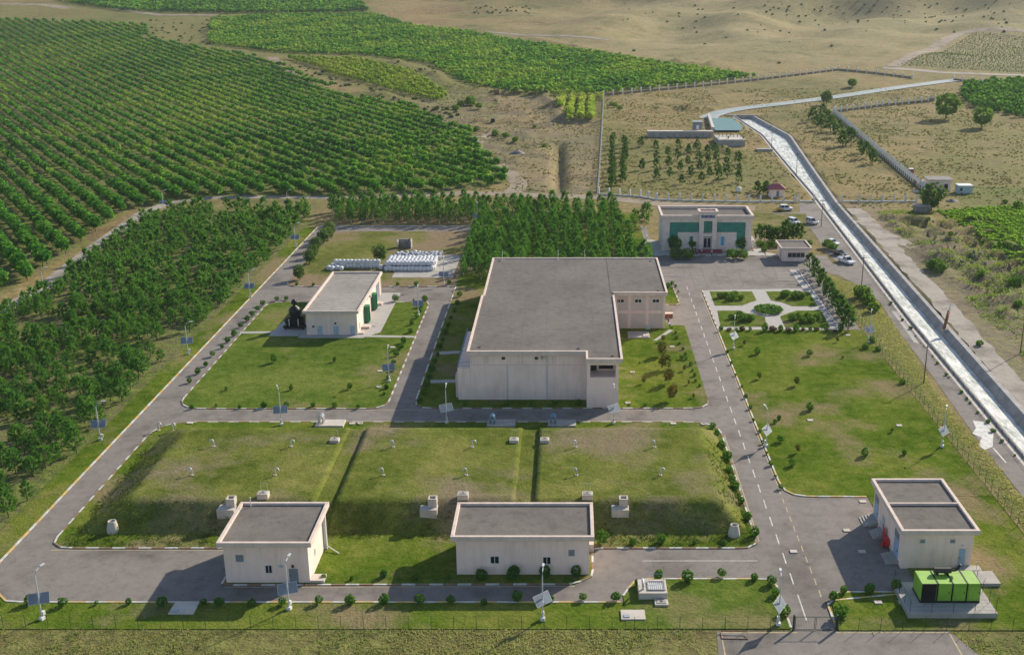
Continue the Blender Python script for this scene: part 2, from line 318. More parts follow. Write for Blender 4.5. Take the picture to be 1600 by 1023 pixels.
class MB:
    def __init__(s): s.v = []; s.f = []; s.m = []
    def poly(s, pts, m=0): k = len(s.v); s.v += [tuple(p) for p in pts]; s.f.append(tuple(range(k, k + len(pts)))); s.m.append(m); return s
    def box(s, x0, x1, y0, y1, z0, z1, m=0):
        k = len(s.v); s.v += [(x0, y0, z0), (x1, y0, z0), (x1, y1, z0), (x0, y1, z0), (x0, y0, z1), (x1, y0, z1), (x1, y1, z1), (x0, y1, z1)]
        s.f += [tuple(k + i for i in q) for q in ((3, 2, 1, 0), (4, 5, 6, 7), (0, 1, 5, 4), (1, 2, 6, 5), (2, 3, 7, 6), (3, 0, 4, 7))]; s.m += [m] * 6; return s
    def frustum(s, x0, x1, y0, y1, z0, X0, X1, Y0, Y1, z1, m=0):
        k = len(s.v); s.v += [(x0, y0, z0), (x1, y0, z0), (x1, y1, z0), (x0, y1, z0), (X0, Y0, z1), (X1, Y0, z1), (X1, Y1, z1), (X0, Y1, z1)]
        s.f += [tuple(k + i for i in q) for q in ((3, 2, 1, 0), (4, 5, 6, 7), (0, 1, 5, 4), (1, 2, 6, 5), (2, 3, 7, 6), (3, 0, 4, 7))]; s.m += [m] * 6; return s
    def prism(s, pts, z0, z1, m=0):
        k = len(s.v); n = len(pts); s.v += [(x, y, z0) for x, y in pts] + [(x, y, z1) for x, y in pts]
        s.f.append(tuple(range(k + n, k + 2 * n))); s.f.append(tuple(range(k + n - 1, k - 1, -1)))
        for i in range(n): j = (i + 1) % n; s.f.append((k + i, k + j, k + n + j, k + n + i))
        s.m += [m] * (n + 2); return s
    def ring(s, x0, x1, y0, y1, t, z0, z1, m=0):      # rectangular ring, butted pieces
        s.box(x0, x1, y0, y0 + t, z0, z1, m); s.box(x0, x1, y1 - t, y1, z0, z1, m)
        s.box(x0, x0 + t, y0 + t, y1 - t, z0, z1, m); s.box(x1 - t, x1, y0 + t, y1 - t, z0, z1, m); return s
    def lathe(s, cx, cy, prof, n=16, m=0, cap=True):
        k = len(s.v)
        for r, z in prof: s.v += [(cx + r * math.cos(6.28318 * i / n), cy + r * math.sin(6.28318 * i / n), z) for i in range(n)]
        for a in range(len(prof) - 1):
            for i in range(n): j = (i + 1) % n; s.f.append((k + a * n + i, k + a * n + j, k + a * n + n + j, k + a * n + n + i)); s.m.append(m)
        if cap:
            e = k + (len(prof) - 1) * n; s.f.append(tuple(range(e, e + n))); s.f.append(tuple(range(k + n - 1, k - 1, -1))); s.m += [m, m]
        return s
    def tube(s, pts, r, n=6, m=0):
        k = len(s.v); pts = [Vector(p) for p in pts]; rr = r if isinstance(r, (list, tuple)) else [r] * len(pts)
        for i, p in enumerate(pts):
            d = (pts[min(i + 1, len(pts) - 1)] - pts[max(i - 1, 0)]).normalized(); a = Vector((0, 0, 1)) if abs(d.z) < .9 else Vector((1, 0, 0))
            u = d.cross(a).normalized(); w_ = u.cross(d).normalized()
            s.v += [tuple(p + (u * math.cos(6.28318 * q / n) + w_ * math.sin(6.28318 * q / n)) * rr[i]) for q in range(n)]
        for i in range(len(pts) - 1):
            for q in range(n): j = (q + 1) % n; s.f.append((k + i * n + q, k + i * n + n + q, k + i * n + n + j, k + i * n + j)); s.m.append(m)
        e = k + (len(pts) - 1) * n; s.f.append(tuple(range(k, k + n))); s.f.append(tuple(range(e + n - 1, e - 1, -1))); s.m += [m, m]; return s
    def mesh(s, name, mats, o=Vector((0, 0, 0)), smooth=False):
        me = bpy.data.meshes.new(name); me.from_pydata([(a - o[0], b - o[1], c - o[2]) for a, b, c in s.v], [], s.f)
        for mm in ([mats] if isinstance(mats, str) else mats): me.materials.append(MT[mm])
        if not isinstance(mats, str): me.polygons.foreach_set('material_index', s.m)
        if smooth: me.polygons.foreach_set('use_smooth', [True] * len(s.f))
        me.update(); return me
    def build(s, name, mats, parent=None, local=False, smooth=False, bevel=0):
        o_ = Vector((0, 0, 0)) if (local or parent is None) else org(parent)
        o = link(name, s.mesh(name, mats, o_, smooth), parent)
        if bevel: b = o.modifiers.new('bevel', 'BEVEL'); b.width = bevel; b.segments = 2; b.limit_method = 'ANGLE'
        return o
def rounded(poly, rad):
    out = []; n = len(poly)
    for i in range(n):
        p0, p, p1 = Vector(poly[i - 1]), Vector(poly[i]), Vector(poly[(i + 1) % n]); r = rad[i] if isinstance(rad, (list, tuple)) else rad
        if r <= 0: out.append((p.x, p.y)); continue
        a = (p0 - p).normalized(); b = (p1 - p).normalized(); ang = a.angle(b); d = r / math.tan(ang / 2)
        s_, e_ = p + a * d, p + b * d
        for k in range(7):
            t = k / 6; q = s_ * (1 - t) ** 2 + p * 2 * t * (1 - t) + e_ * t * t; out.append((q.x, q.y))
    return out
def resample(path, step, closed):
    pts = [Vector(p) for p in path] + ([Vector(path[0])] if closed else []); L = [0]
    for a, b in zip(pts, pts[1:]): L.append(L[-1] + (b - a).length)
    n = max(1, round(L[-1] / step)); out = []
    for k in range(n + 1):
        d = L[-1] * k / n; i = min(max(j for j in range(len(L)) if L[j] <= d + 1e-6), len(pts) - 2)
        out.append(pts[i].lerp(pts[i + 1], (d - L[i]) / max(L[i + 1] - L[i], 1e-6)))
    return out
def offset(path, d, closed=False):     # left offset
    P_ = [Vector(p) for p in path]; n = len(P_); out = []
    for i in range(n):
        a = P_[(i - 1) % n] if (closed or i) else P_[i]; b = P_[(i + 1) % n] if (closed or i < n - 1) else P_[i]
        t = (b - a).normalized(); out.append((P_[i].x - t.y * d, P_[i].y + t.x * d))
    return out
def drape(name, path, width, mat, lift=.05, step=4, kind='structure', closed=False, z=None, parent=None, jitter=0):
    pts = resample(path, step, closed); a = offset(pts, width / 2, closed); b = offset(pts, -width / 2, closed); V = []; Fc = []
    for i, (p, q) in enumerate(zip(a, b)):
        for t in (0, .5, 1):
            x = p[0] * (1 - t) + q[0] * t + (rnd.uniform(-jitter, jitter) if jitter else 0); y = p[1] * (1 - t) + q[1] * t + (rnd.uniform(-jitter, jitter) if jitter else 0)
            V.append((x, y, (float(hgt(x, y)) if z is None else z) + lift))
    for i in range(len(pts) - 1):
        for t in (0, 1): k = i * 3 + t; Fc.append((k, k + 1, k + 4, k + 3))
    Vv = V if parent is None else [tuple(Vector(q) - org(parent)) for q in V]
    o = link(name, npmesh(name, Vv, Fc, mat), parent)
    if kind and parent is None: o['kind'] = kind
    return o
UNIT = MB().box(-.5, .5, -.5, .5, 0, 1)
KW, KY, KB = UNIT.mesh('kerb_stone', 'kerb_white'), UNIT.mesh('kerb_stone', 'kerb_yellow'), UNIT.mesh('kerb_stone', 'kerb_brown')
def kerb(path, closed=False, step=1.7, cols=(KW, KB), w=.26, h=.15):
    root = bpy.data.objects.new('kerb', None); COL.objects.link(root); root['kind'] = 'structure'
    pts = resample(path, step, closed)
    for i, (a, b) in enumerate(zip(pts, pts[1:])):
        d = b - a; m = (a + b) / 2
        link('kerb_stone', cols[i % len(cols)], root, (m.x, m.y, 0.0), math.atan2(d.y, d.x), (d.length - .03, w, h + rnd.uniform(-.008, .008)))
    return root

# ================================================================ THE SETTING
def lines(*seg):
    o = []
    for a, b, s in seg: o += list(np.arange(a, b, s))
    return np.array(o)
# canal corridor
CL = P2((1146, 187), (1192, 215), (1272, 306), (1421, 500), (1600, 715)); CL.append((CL[-1][0] - (CL[-2][0] - CL[-1][0]) * 1.6, CL[-1][1] - (CL[-2][1] - CL[-1][1]) * 1.6))
CR = P2((1176, 187), (1233, 215), (1306, 317), (1468, 500), (1600, 648)); CR.append((CR[-1][0] - (CR[-2][0] - CR[-1][0]) * 1.6, CR[-1][1] - (CR[-2][1] - CR[-1][1]) * 1.6))
def xl(y): return np.interp(y, [p[1] for p in CL[::-1]], [p[0] for p in CL[::-1]])
def xr(y): return np.interp(y, [p[1] for p in CR[::-1]], [p[0] for p in CR[::-1]])
CY0, CY1 = max(CL[-1][1], CR[-1][1]), min(CL[0][1], CR[0][1])
gx = lines((-1500, -700, 40), (-700, -140, 12), (-140, -20, 4), (-20, 14, 1.6), (14, 56, 4), (56, 135, 1.5), (135, 400, 8), (400, 1501, 40))
gy = lines((40, 360, 3), (360, 620, 4), (620, 1000, 8), (1000, 1900, 16))
XX, YY = np.meshgrid(gx, gy); ZZ = hgt(XX, YY)
mcan = (XX > xl(YY) - .35) & (XX < xr(YY) + .35) & (YY > CY0) & (YY < CY1)
ZZ = np.where(mcan, ZZ - 3.5, ZZ)
ny, nx = XX.shape; ii = np.arange(ny * nx).reshape(ny, nx)
Fq = np.stack([ii[:-1, :-1], ii[:-1, 1:], ii[1:, 1:], ii[1:, :-1]], -1).reshape(-1, 4)
gm = npmesh('ground', np.stack([XX, YY, ZZ], -1).reshape(-1, 3), Fq, 'open_ground', smooth=True)
green = np.zeros(XX.shape); soil = np.zeros(XX.shape)
PINE_POLY = G2((0, 497), (70, 462), (155, 395), (228, 345), (300, 325), (480, 330), (484, 356), (400, 448), (300, 562), (150, 722), (0, 880)); PINE_POLY += [(-80, 112), (-108, 112), (-150, 118), (-140, 180)]
ORCH1 = G2((-60, 470), (20, 455), (110, 392), (195, 330), (300, 310), (520, 306), (690, 300), (800, 285), (740, 222), (735, 205), (640, 166), (540, 150), (430, 100), (395, 88), (310, 75), (235, 62), (228, 40), (0, 30), (-160, 20), (-200, 200))
ORCH2 = G2((445, 92), (560, 94), (640, 112), (700, 150), (690, 160), (600, 142))
ORCH3 = G2((332, 30), (440, 24), (585, 23), (640, 40), (800, 64), (1000, 95), (1185, 121), (1100, 130), (945, 146), (860, 149), (790, 143), (720, 128), (670, 100), (560, 86), (440, 84), (325, 68))
ORCH3B = G2((866, 152), (938, 152), (935, 187), (885, 187))
ORCH4 = G2((80, 1), (560, 1), (578, 19), (350, 22), (190, 18))
ORCH_R = G2((1500, 133), (1600, 128), (1750, 130), (1750, 190), (1600, 186), (1530, 172), (1505, 158))
CROP = G2((1465, 330), (1660, 318), (1760, 400), (1680, 450), (1600, 412), (1530, 375))
VINE = G2((1400, 103), (1520, 52), (1700, 55), (1700, 118), (1600, 114))
def soft(poly, val, arr):
    arr[inpoly(XX, YY, poly)] = val
soft(G2((-80, 3), (560, 3), (760, 125), (780, 190), (640, 166), (420, 90), (0, 30)), .45, green); soft(PINE_POLY, .85, green); soft(ORCH1, .85, green); soft(ORCH2, .5, green); soft(ORCH3, .75, green); soft(ORCH4, .8, green); soft(ORCH3B, .6, green)
soft(CROP, .9, green); soft(VINE, .55, green); soft(ORCH_R, .7, green)
green[(YY < 116) & (XX < 62)] = .62; green[(YY < 111) & (XX < 62)] = .55
green[(XX > 56) & (XX < 62) & (YY < 225)] = .62
soft(G2((940, 150), (940, 300), (1250, 305), (1180, 235), (1000, 215)), .35, green)
soft(G2((1450, 180), (1600, 180), (1700, 330), (1480, 325)), .30, green); soft(G2((1500, 290), (1700, 290), (1700, 330), (1500, 322)), .75, green)
soft(G2((1420, 330), (1600, 440), (1600, 640), (1500, 470), (1400, 400)), .42, green)
soft(G2((640, 165), (740, 215), (830, 310), (930, 300), (935, 195), (860, 150), (700, 140)), .38, soil)
soft(G2((1430, 340), (1600, 420), (1600, 560), (1480, 430)), .45, soil); soft(VINE, .30, soil); soft(ORCH1, .05, soil)
soft(PINE_POLY, .12, soil)
soil[(XX > xr(YY) + 1.5) & (XX < xr(YY) + 13) & (YY < 345) & (YY > 90)] = .55
hill = sst(700, 900, YY) * sst(150, 500, XX); green = np.maximum(green, hill * .30)
pale = sst(650, 850, YY) * sst(-100, 100, XX)
for nm, ar in (('green', green), ('soil', soil), ('pale', pale)):
    a = gm.attributes.new(nm, 'FLOAT', 'POINT'); a.data.foreach_set('value', ar.astype(np.float32).ravel())
link('ground', gm)['kind'] = 'structure'

# ---- asphalt of the compound and its painted markings
road = MB().poly([(x, y, .03) for x, y in [(-71.7, 115.8), (60, 115.8), (60, 270), (66, 271), (66, 280), (22, 283), (22, 313.5), (-71.7, 313.5)]]).build('road', 'asphalt')
gate_apron = MB().poly([(25.3, 109.6, .026), (30.2, 109.6, .026), (30.2, 116, .026), (25.3, 116, .026)]).build('road', 'asphalt')
ext = P2((1248, 318), (1288, 318), (1296, 339), (1343, 398), (1412, 492), (1508, 614)); yb = [150, 120, 80]
ext += [(float(xl(y)) - 1.1, y) for y in yb]; ext += [(60.8, 80)] + P2((1700, 915), (1600, 778), (1530, 690), (1455, 585), (1400, 512), (1375, 472), (1345, 448), (1310, 430), (1268, 421), (1262, 414), (1312, 413), (1290, 395), (1276, 370), (1262, 352), (1225, 341), (1180, 341), (1180, 333), (1250, 332))
eroad = MB().poly([(x, y, .034) for x, y in ext[::-1]]).build('road', 'asphalt')
sroad = P2((1120, 986), (1483, 986)) + [(47, 100), (49, 80), (14, 80)]
sroad_o = MB().poly([(x, y, .03) for x, y in sroad[::-1]]).build('road', 'asphalt')
for o in (road, gate_apron, eroad, sroad_o): o['kind'] = 'structure'
def strip(name, path, width, mat, parent, z=.036): return drape(name, path, width, mat, 0, 6, z=z, parent=parent)
def dash(parent, a, b, w=.13, mat='line_white', z=.038):
    d = (Vector(b) - Vector(a)).normalized(); n = Vector((-d.y, d.x)) * w / 2; a = Vector(a); b = Vector(b)
    MB().poly([(*(a + n), z), (*(a - n), z), (*(b - n), z), (*(b + n), z)][::-1]).build('lane_dash', mat, parent)
y = 112.0
while y < 250:
    L = 5.5 if y < 113 else 2.6
    dash(road if y > 116 else gate_apron, (27.25, y), (27.3, y + L), .15); y += L + 2.35
y = 117
while y < 146: dash(road, (30.0, y), (30.05, y + 1.5), .14, 'line_yellow'); y += 2.7
a, b = P2((1004, 876), (1184, 876)); dash(road, a, b, .12)
for r_ in (438, 430, 423, 416): a, b = P2((1033, r_), (1053, r_)); dash(road, a, b, .12)
for r_ in (427, 432, 437, 442): a, b = P2((1215, r_), (1246, r_)); dash(road, a, b, .12)
for c_ in range(1072, 1220, 19): a, b = P2((c_ + 4, 420), (c_ + 14, 446)); dash(road, a, b, .10, 'asphalt_seal')
a, b = P2((1552, 700), (1572, 723)); dash(eroad, a, b, .25, z=.05)
MB().poly([(x, y, .045) for x, y in P2((1520, 657), (1537, 659), (1553, 668), (1551, 698), (1537, 703), (1529, 695), (1534, 684), (1519, 677), (1525, 669))][::-1]).build('cement_patch', 'line_white', eroad)
MB().poly([(x, y, .045) for x, y in P2((1393, 486), (1404, 487), (1436, 537), (1428, 535), (1412, 512))][::-1]).build('cement_patch', 'concrete', eroad)
strip('edge_line', [(-67.2, 115.95), (6.0, 115.95)], .14, 'line_yellow', road)
strip('edge_line', [(-66.8, 128.2), (-42.6, 128.2)], .14, 'line_yellow', road)
strip('edge_line', [(-41.8, 119.2), (0.6, 119.4)], .12, 'line_yellow', road)
strip('edge_line', [(24.75, 111.0), (24.75, 119.5)], .14, 'line_yellow', road); strip('edge_line', [(24.75, 130.5), (24.75, 165)], .13, 'line_yellow', road)
strip('edge_line', [(30.1, 147), (30.1, 246)], .12, 'line_yellow', road)
strip('edge_line', [(-62, 170.75), (19, 170.75)], .12, 'line_yellow', road); strip('edge_line', [(-62, 175.55), (20, 175.55)], .12, 'line_yellow', road)
strip('edge_line', P2((1126, 988), (1246, 988)), .16, 'line_yellow', sroad_o, .034); strip('edge_line', P2((1306, 988), (1482, 988)), .16, 'line_yellow', sroad_o, .034)
strip('edge_line', P2((1127, 990), (1133, 1023)), .16, 'line_yellow', sroad_o, .034); strip('edge_line', P2((1484, 990), (1503, 1023)), .16, 'line_yellow', sroad_o, .034)

# ---- lawns (raised beds edged by kerbs)
def lawn(poly, mat='lawn', top=.12, name='lawn'):
    o = MB().prism(poly, .0, top).build(name, mat); o['kind'] = 'structure'; return o
WL = rounded([(-66.9, 176), (-31.1, 176), (-31.1, 238.3), (-66.9, 238.3)], [5, 3.5, 1.2, 3]); lawn(WL, 'lawn_bright')
NWL = rounded([(-66.5, 251), (-26.7, 251), (-26.7, 306.8), (-66.5, 306.8)], [3.5, .5, .5, 2]); lawn(NWL, 'lawn_dry')
ML = rounded([(-26.5, 176.2), (23.9, 176.2), (23.9, 221.6), (20.2, 221.6), (20.2, 332), (-26.5, 332)], [3.2, 3.5, .6, 0, 0, 0]); lawn(ML, 'lawn')
SL = rounded([(20.4, 236.2), (24.4, 236.2), (24, 251), (20.4, 252)], [0, 1, 1, 0]); lawn(SL, 'lawn')
TLp = rounded([(-67.4, 128.6), (-42.3, 128.6), (-42.3, 119.6), (0.7, 119.8), (2.9, 121.8), (2.9, 128.6), (24.4, 128.6), (24.4, 170.2), (-67.4, 170.2)], [3, 0, 0, .8, .8, 0, 2.2, 5, 6]); lawn(TLp, 'lawn')
EL = rounded([(30.6, 143.3), (60, 143.3), (60, 218.6), (30.6, 218.6)], [3.5, 0, 0, 0]); lawn(EL, 'lawn')
BL = [(42.2, 109.9), (60, 109.9), (60, 143.25), (42.2, 143.25)]; lawn(BL, 'lawn', .10)
GL = rounded([(30.5, 109.9), (42.15, 109.9), (42.15, 118.0), (31.2, 118.0)], [0, 0, 0, 2]); lawn(GL, 'lawn')
IL = rounded([(6.4, 110.2), (25.1, 110.2), (25.1, 121.0), (8.2, 121.0), (6.4, 117.4)], [0, 0, 1.6, 1.6, 1]); lawn(IL, 'lawn_bright')
lawn([(-84, 110.2), (6.35, 110.2), (6.35, 115.7), (-66.5, 115.7), (-72.0, 121), (-77, 126)], 'lawn', .08)
lawn([(-75.6, 127.4), (-72.1, 122.0), (-72.1, 312), (-75.6, 312)], 'lawn', .08)
EO = [(60.1, 110), (63.4, 110), (63.8, 140), (64.4, 188), (66.4, 205), (68.4, 238), (67, 252), (60.1, 262)]; lawn(EO, 'dry_verge', .08, 'verge')
NE = [(50.5, 284), (53, 284), (60.8, 284), (64, 300), (71, 330), (50.5, 332)]; lawn(NE, 'rough_grass', .05, 'verge')
kerb(WL, True); kerb(NWL[:14], False, 2.2); kerb(ML[:14], False, 1.7); kerb([(-26.5, 251), (-26.5, 178)], False, 2.2, (KW, KW, KB)); kerb(SL[:14], False, 1.5)
kerb(TLp, True); kerb([(30.45, 218), (30.45, 147)] + EL[:7] + [(42, 143.2)], False, 1.7, (KW, KY)); kerb(GL[2:9][::-1] + [(30.4, 116), (30.35, 110.4)], False, 1.6, (KW, KY))
kerb([(25.15, 110.4)] + IL[2:], False, 1.8, (KW, KY)); kerb([(-71.9, 121.2), (-71.9, 313.4)], False, 2.0, (KW, KY)); kerb([(-71.9, 121.2), (-66.5, 115.75), (6, 115.75)], False, 2.4, (KY, KW))
kerb([(-71.7, 313.7), (-22, 313.7)], False, 2.6, (KW, KW)); kerb([(22, 279.6), (50, 279.6), (60.5, 273.2)], False, 1.6, (KW, KB)); kerb([(56.0, 266), (55.7, 219)], False, 2, (KW, KW)); kerb([(30.5, 247.6), (30.5, 219)], False, 1.7, (KW, KB))
# paving, garden beds
GP = [(30.6, 218.7), (56.0, 218.7), (55.6, 249.2), (52, 249.2), (30.6, 247.6)]; lawn(GP, 'paving', .10, 'pavement'); lawn([(53.9, 249.3), (55.6, 249.3), (55.6, 266), (53.9, 266)], 'paving', .10, 'pavement')
lawn([(20.3, 279.7), (50.4, 279.7), (50.4, 302), (48.2, 302), (48.2, 284), (20.3, 298)], 'paving', .10, 'pavement'); lawn([(50.5, 279.7), (53, 279.7), (58, 273.4), (61.5, 273.4), (61.5, 274.6), (51, 283.5)], 'paving', .09, 'pavement')
for q in (((1109, 456), (1117, 478), (1160, 478), (1172, 473), (1182, 470), (1175, 456)), ((1197, 456), (1205, 470), (1222, 473), (1238, 479), (1278, 479), (1263, 456)),
          ((1121, 486), (1126, 511), (1198, 511), (1195, 496), (1182, 493), (1165, 490), (1157, 486)), ((1219, 495), (1227, 512), (1297, 513), (1283, 486), (1245, 486), (1232, 490))):
    pp = P2(*q); lawn(pp, 'lawn_bright', .15, 'garden_bed')
fp = P2((375, 519), (478, 518), (478, 521), (375, 522)); lawn(fp[::-1], 'paving', .16, 'footpath')
lawn([(-54.6, 213.3), (-41.6, 213.3), (-38.6, 217), (-38.6, 245.5), (-54.6, 245.5)], 'paving', .15, 'pavement'); lawn([(-41.4, 213.9), (-31.3, 213.4), (-31.3, 214.6), (-41.4, 215.1)], 'paving', .16, 'footpath'); lawn([(-60.8, 214.5), (-54.7, 214.5), (-54.7, 224), (-60.2, 224)], 'paving', .15, 'pavement')
for a, b in (((680, 553), (718, 551)), ((672, 597), (716, 596))):
    p, q = P2(a, b); lawn([(p[0], p[1] - .8), (q[0], q[1] - .8), (q[0], q[1] + .8), (p[0], p[1] + .8)], 'paving', .16, 'footpath')
lawn(P2((1020, 533), (1026, 533), (1052, 517), (1045, 516)), 'paving', .16, 'footpath')
bagpad = [(-42.6, 258.5), (-28, 258.5), (-28, 280), (-42.6, 280)]; lawn(bagpad, 'concrete', .16, 'pavement')
# tracks
drape('dirt_road', G2((-40, 508), (0, 487), (60, 455), (150, 385), (225, 332), (262, 318), (330, 309), (420, 308), (520, 309)), 4.2, 'gravel_track', .05)
drape('dirt_road', G2((520, 310), (640, 306), (720, 302), (800, 304), (860, 307), (930, 308), (1000, 315), (1030, 319), (1180, 326)), 7, 'dirt', .06)
drape('dirt_road', G2((800, 303), (812, 288), (790, 265), (762, 248), (742, 236), (745, 225), (770, 205)), 6, 'dirt', .07, jitter=.3)
drape('gravel_road', G2((1334, 326), (1363, 352), (1404, 400), (1461, 460), (1521, 530), (1575, 590), (1625, 648), (1700, 735)), 4.6, 'gravel_track', .05, 2.5, jitter=.45)
drape('gravel_road', G2((1345, 345), (1400, 375), (1440, 385)), 4, 'gravel_track', .06, 2.5, jitter=.5)
drape('dirt_road', G2((425, 90), (450, 112), (480, 126)), 7, 'dirt', .08)
drape('dirt_road', G2((1395, 104), (1450, 80), (1500, 52), (1530, 47), (1620, 50)), 9, 'dirt', .12)
drape('dirt_road', G2((180, 14), (250, 24), (340, 24)), 10, 'dirt', .12); drape('dirt_road', G2((0, 6), (70, 8), (110, 14)), 14, 'dirt', .12)
drape('dirt_road', G2((760, 50), (850, 56), (950, 63)), 5, 'gravel_track', .15)
drape('dirt_road', G2((1380, 106), (1480, 114), (1600, 118), (1680, 124)), 9, 'gravel_track', .12)

# ---- canal and pond
ys = np.concatenate([np.arange(CY0, CY1, 6.0), [CY1]])
def ribbon(name, xa, za, xb, zb, mat, parent=None, kind='structure', cols=1):
    V = []; Fc = []; c = cols + 1
    for y in ys:
        a, b = float(xa(y)), float(xb(y))
        for k in range(c): t = k / cols; V.append((a + (b - a) * t, y, za + (zb - za) * t + float(hgt(a, y))))
    for i in range(len(ys) - 1):
        for k in range(cols): q = i * c + k; Fc.append((q, q + 1, q + c + 1, q + c))
    o = link(name, npmesh(name, V, Fc, mat), parent)
    if parent is None: o['kind'] = kind
    return o
canal = ribbon('canal', lambda y: xr(y) - 1.1, -1.6, lambda y: xr(y) + .02, .06, 'canal_concrete')
ribbon('bank_top', lambda y: xr(y) + .0, .065, lambda y: xr(y) + .9, .07, 'canal_concrete', canal)
ribbon('left_wall', lambda y: xl(y) + .25, .42, lambda y: xl(y) + .25, -1.9, 'canal_concrete', canal); ribbon('left_wall', lambda y: xl(y) - .15, .42, lambda y: xl(y) + .25, .425, 'canal_concrete', canal); ribbon('left_wall', lambda y: xl(y) - .15, .0, lambda y: xl(y) - .15, .42, 'canal_concrete', canal)
ribbon('bank_top', lambda y: xl(y) - 1.15, .05, lambda y: xl(y) - .15, .055, 'pale_concrete', canal)
for k, y in enumerate(np.arange(120, 470, 7.5)):      # joints of the lining slabs
    z0 = float(hgt(80, y)); MB().poly([(float(xr(y)) - 1.08, y, z0 - 1.56), (float(xr(y)) + .9, y, z0 + .1), (float(xr(y)) + .9, y + .12, z0 + .1), (float(xr(y)) - 1.08, y + .12, z0 - 1.56)]).build('slab_joint', 'steel_dark', canal)
ribbon('canal_water', lambda y: xl(y) + .26, -1.42, lambda y: xr(y) - .95, -1.45, 'white_water', None, 'structure', 4)
railm = MB().box(-.03, .03, -.03, .03, 0, 1).mesh('post', 'steel_dark')
rl = thing('canal_railing', (float(xl(230)) - .5, 230, .05), 'thin dark railing along the near side of the rushing canal', 'railing')
MB().tube([(float(xl(y)) - .5 , y, .95) for y in np.arange(120, 338, 6)], .035, 4).build('rail', 'steel_dark', rl); MB().tube([(float(xl(y)) - .5, y, .55) for y in np.arange(120, 338, 6)], .025, 4).build('rail', 'steel_dark', rl)
for y in np.arange(120, 337, 3.0): link('post', railm, rl, (float(xl(y)) - .5 - rl.location.x, y - 230, 0), 0, (1, 1, .92))
pd = G2((1104, 184), (1118, 207), (1158, 207), (1160, 199), (1146, 188), (1150, 186)); zp = float(hgt(75, 530)) + .3
MB().poly([(x, y, zp) for x, y in pd]).build('pond_water', 'pond_water')['kind'] = 'structure'
up = G2((1106, 186), (1112, 181), (1128, 176), (1160, 170), (1220, 163), (1300, 153), (1400, 138), (1482, 127), (1500, 126))
drape('channel_water', up, 7.5, 'channel_water', .25, 8)
for s_ in (4.0, -4.0): drape('channel_edge', offset(up, s_), .7, 'concrete', .32, 8)

# ================================================================ BUILDINGS
def win(parent, axis, c, a0, a1, z0, z1, out, name='window', frame='white_paint', pane='glass_dark', split=1, fr=.07):
    """framed opening on a wall: axis 'y' wall at y=c spanning x a0..a1; axis 'x' wall at x=c spanning y; out = +-1 outward."""
    o_ = Vector((0, 0, 0)); f = MB(); d0, d1 = sorted((c - .02 * out, c + .06 * out)); g = MB(); e0, e1 = sorted((c - .01 * out, c + .03 * out))
    def bx(mb, u0, u1, w0, w1, q0, q1): mb.box(u0, u1, q0, q1, w0, w1) if axis == 'y' else mb.box(q0, q1, u0, u1, w0, w1)
    bx(f, a0, a1, z0, z0 + fr, d0, d1); bx(f, a0, a1, z1 - fr, z1, d0, d1); bx(f, a0, a0 + fr, z0 + fr, z1 - fr, d0, d1); bx(f, a1 - fr, a1, z0 + fr, z1 - fr, d0, d1)
    for k in range(1, split): m_ = a0 + (a1 - a0) * k / split; bx(f, m_ - fr / 2, m_ + fr / 2, z0 + fr, z1 - fr, d0, d1)
    o = f.build(name, frame, parent)
    for k in range(split):
        g = MB(); b0 = a0 + (a1 - a0) * k / split + fr / 2; b1 = a0 + (a1 - a0) * (k + 1) / split - fr / 2
        bx(g, b0, b1, z0 + fr * .6, z1 - fr * .6, e0, e1); g.build('pane', pane, o)
    return o
def door(parent, axis, c, a0, a1, z0, z1, out, mat='door_grey'):
    g = MB(); e0, e1 = sorted((c - .02 * out, c + .06 * out)); h = MB(); h0, h1 = sorted((c + .06 * out, c + .13 * out)); zz = (z0 + z1) / 2
    if axis == 'y': g.box(a0, a1, e0, e1, z0, z1); h.box(a0 + .12, a0 + .2, h0, h1, zz - .1, zz + .1)
    else: g.box(e0, e1, a0, a1, z0, z1); h.box(h0, h1, a0 + .12, a0 + .2, zz - .1, zz + .1)
    o = g.build('door', mat, parent); h.build('handle', 'steel_dark', o); return o
def flat_roof(parent, x0, x1, y0, y1, ztop, band=.62, lip=.32, t=.42, roofmat='roof_gravel', fasc='fascia'):
    r = MB().box(x0 + t, x1 - t, y0 + t, y1 - t, ztop - lip - .25, ztop - lip).build('roof', roofmat, parent)
    MB().ring(x0, x1, y0, y1, t, ztop - band, ztop).build('parapet', fasc, parent, bevel=.03); return r
# B1 pump house
b = thing('pump_house', (-36.7, 125, 0), 'small square flat-roofed pump house with grey door, front left of the compound', 'building')
MB().box(-41.8, -31.6, 120.1, 129.8, 0, 5.4).build('wall', 'wall', b); flat_roof(b, -42.4, -31.0, 119.5, 130.3, 5.85)
Y = 120.1
x0, z0 = wy(369, 877, Y); x1, z1 = wy(380, 866, Y); win(b, 'y', Y, x0, x1, z0, z1, -1, 'vent', 'metal_grey', 'door_grey', 1, .06)
x0, z0 = wy(415, 895, Y); x1, z1 = wy(425, 882, Y); win(b, 'y', Y, x0, x1, z0, z1, -1, split=2)
x0, z0 = wy(453, 908, Y); x1, z1 = wy(465, 888, Y); door(b, 'y', Y, x0, x1, .15, z1, -1, 'door_grey')
x0, z0 = wy(456, 886, Y); x1, z1 = wy(459, 882, Y); MB().box(x0, x1, Y - .15, Y, z0, z1).build('wall_lamp', 'steel_dark', b)
cx, cz = wy(439, 884, Y)
for k, (rx, rz_) in enumerate(((.42, .10), (.26, .2))): MB().poly([(cx + rx * math.cos(a * .3927), Y - .012 - .006 * k, cz + rz_ * math.sin(a * .3927)) for a in range(16)]).build('emblem', 'pale_blue', b)
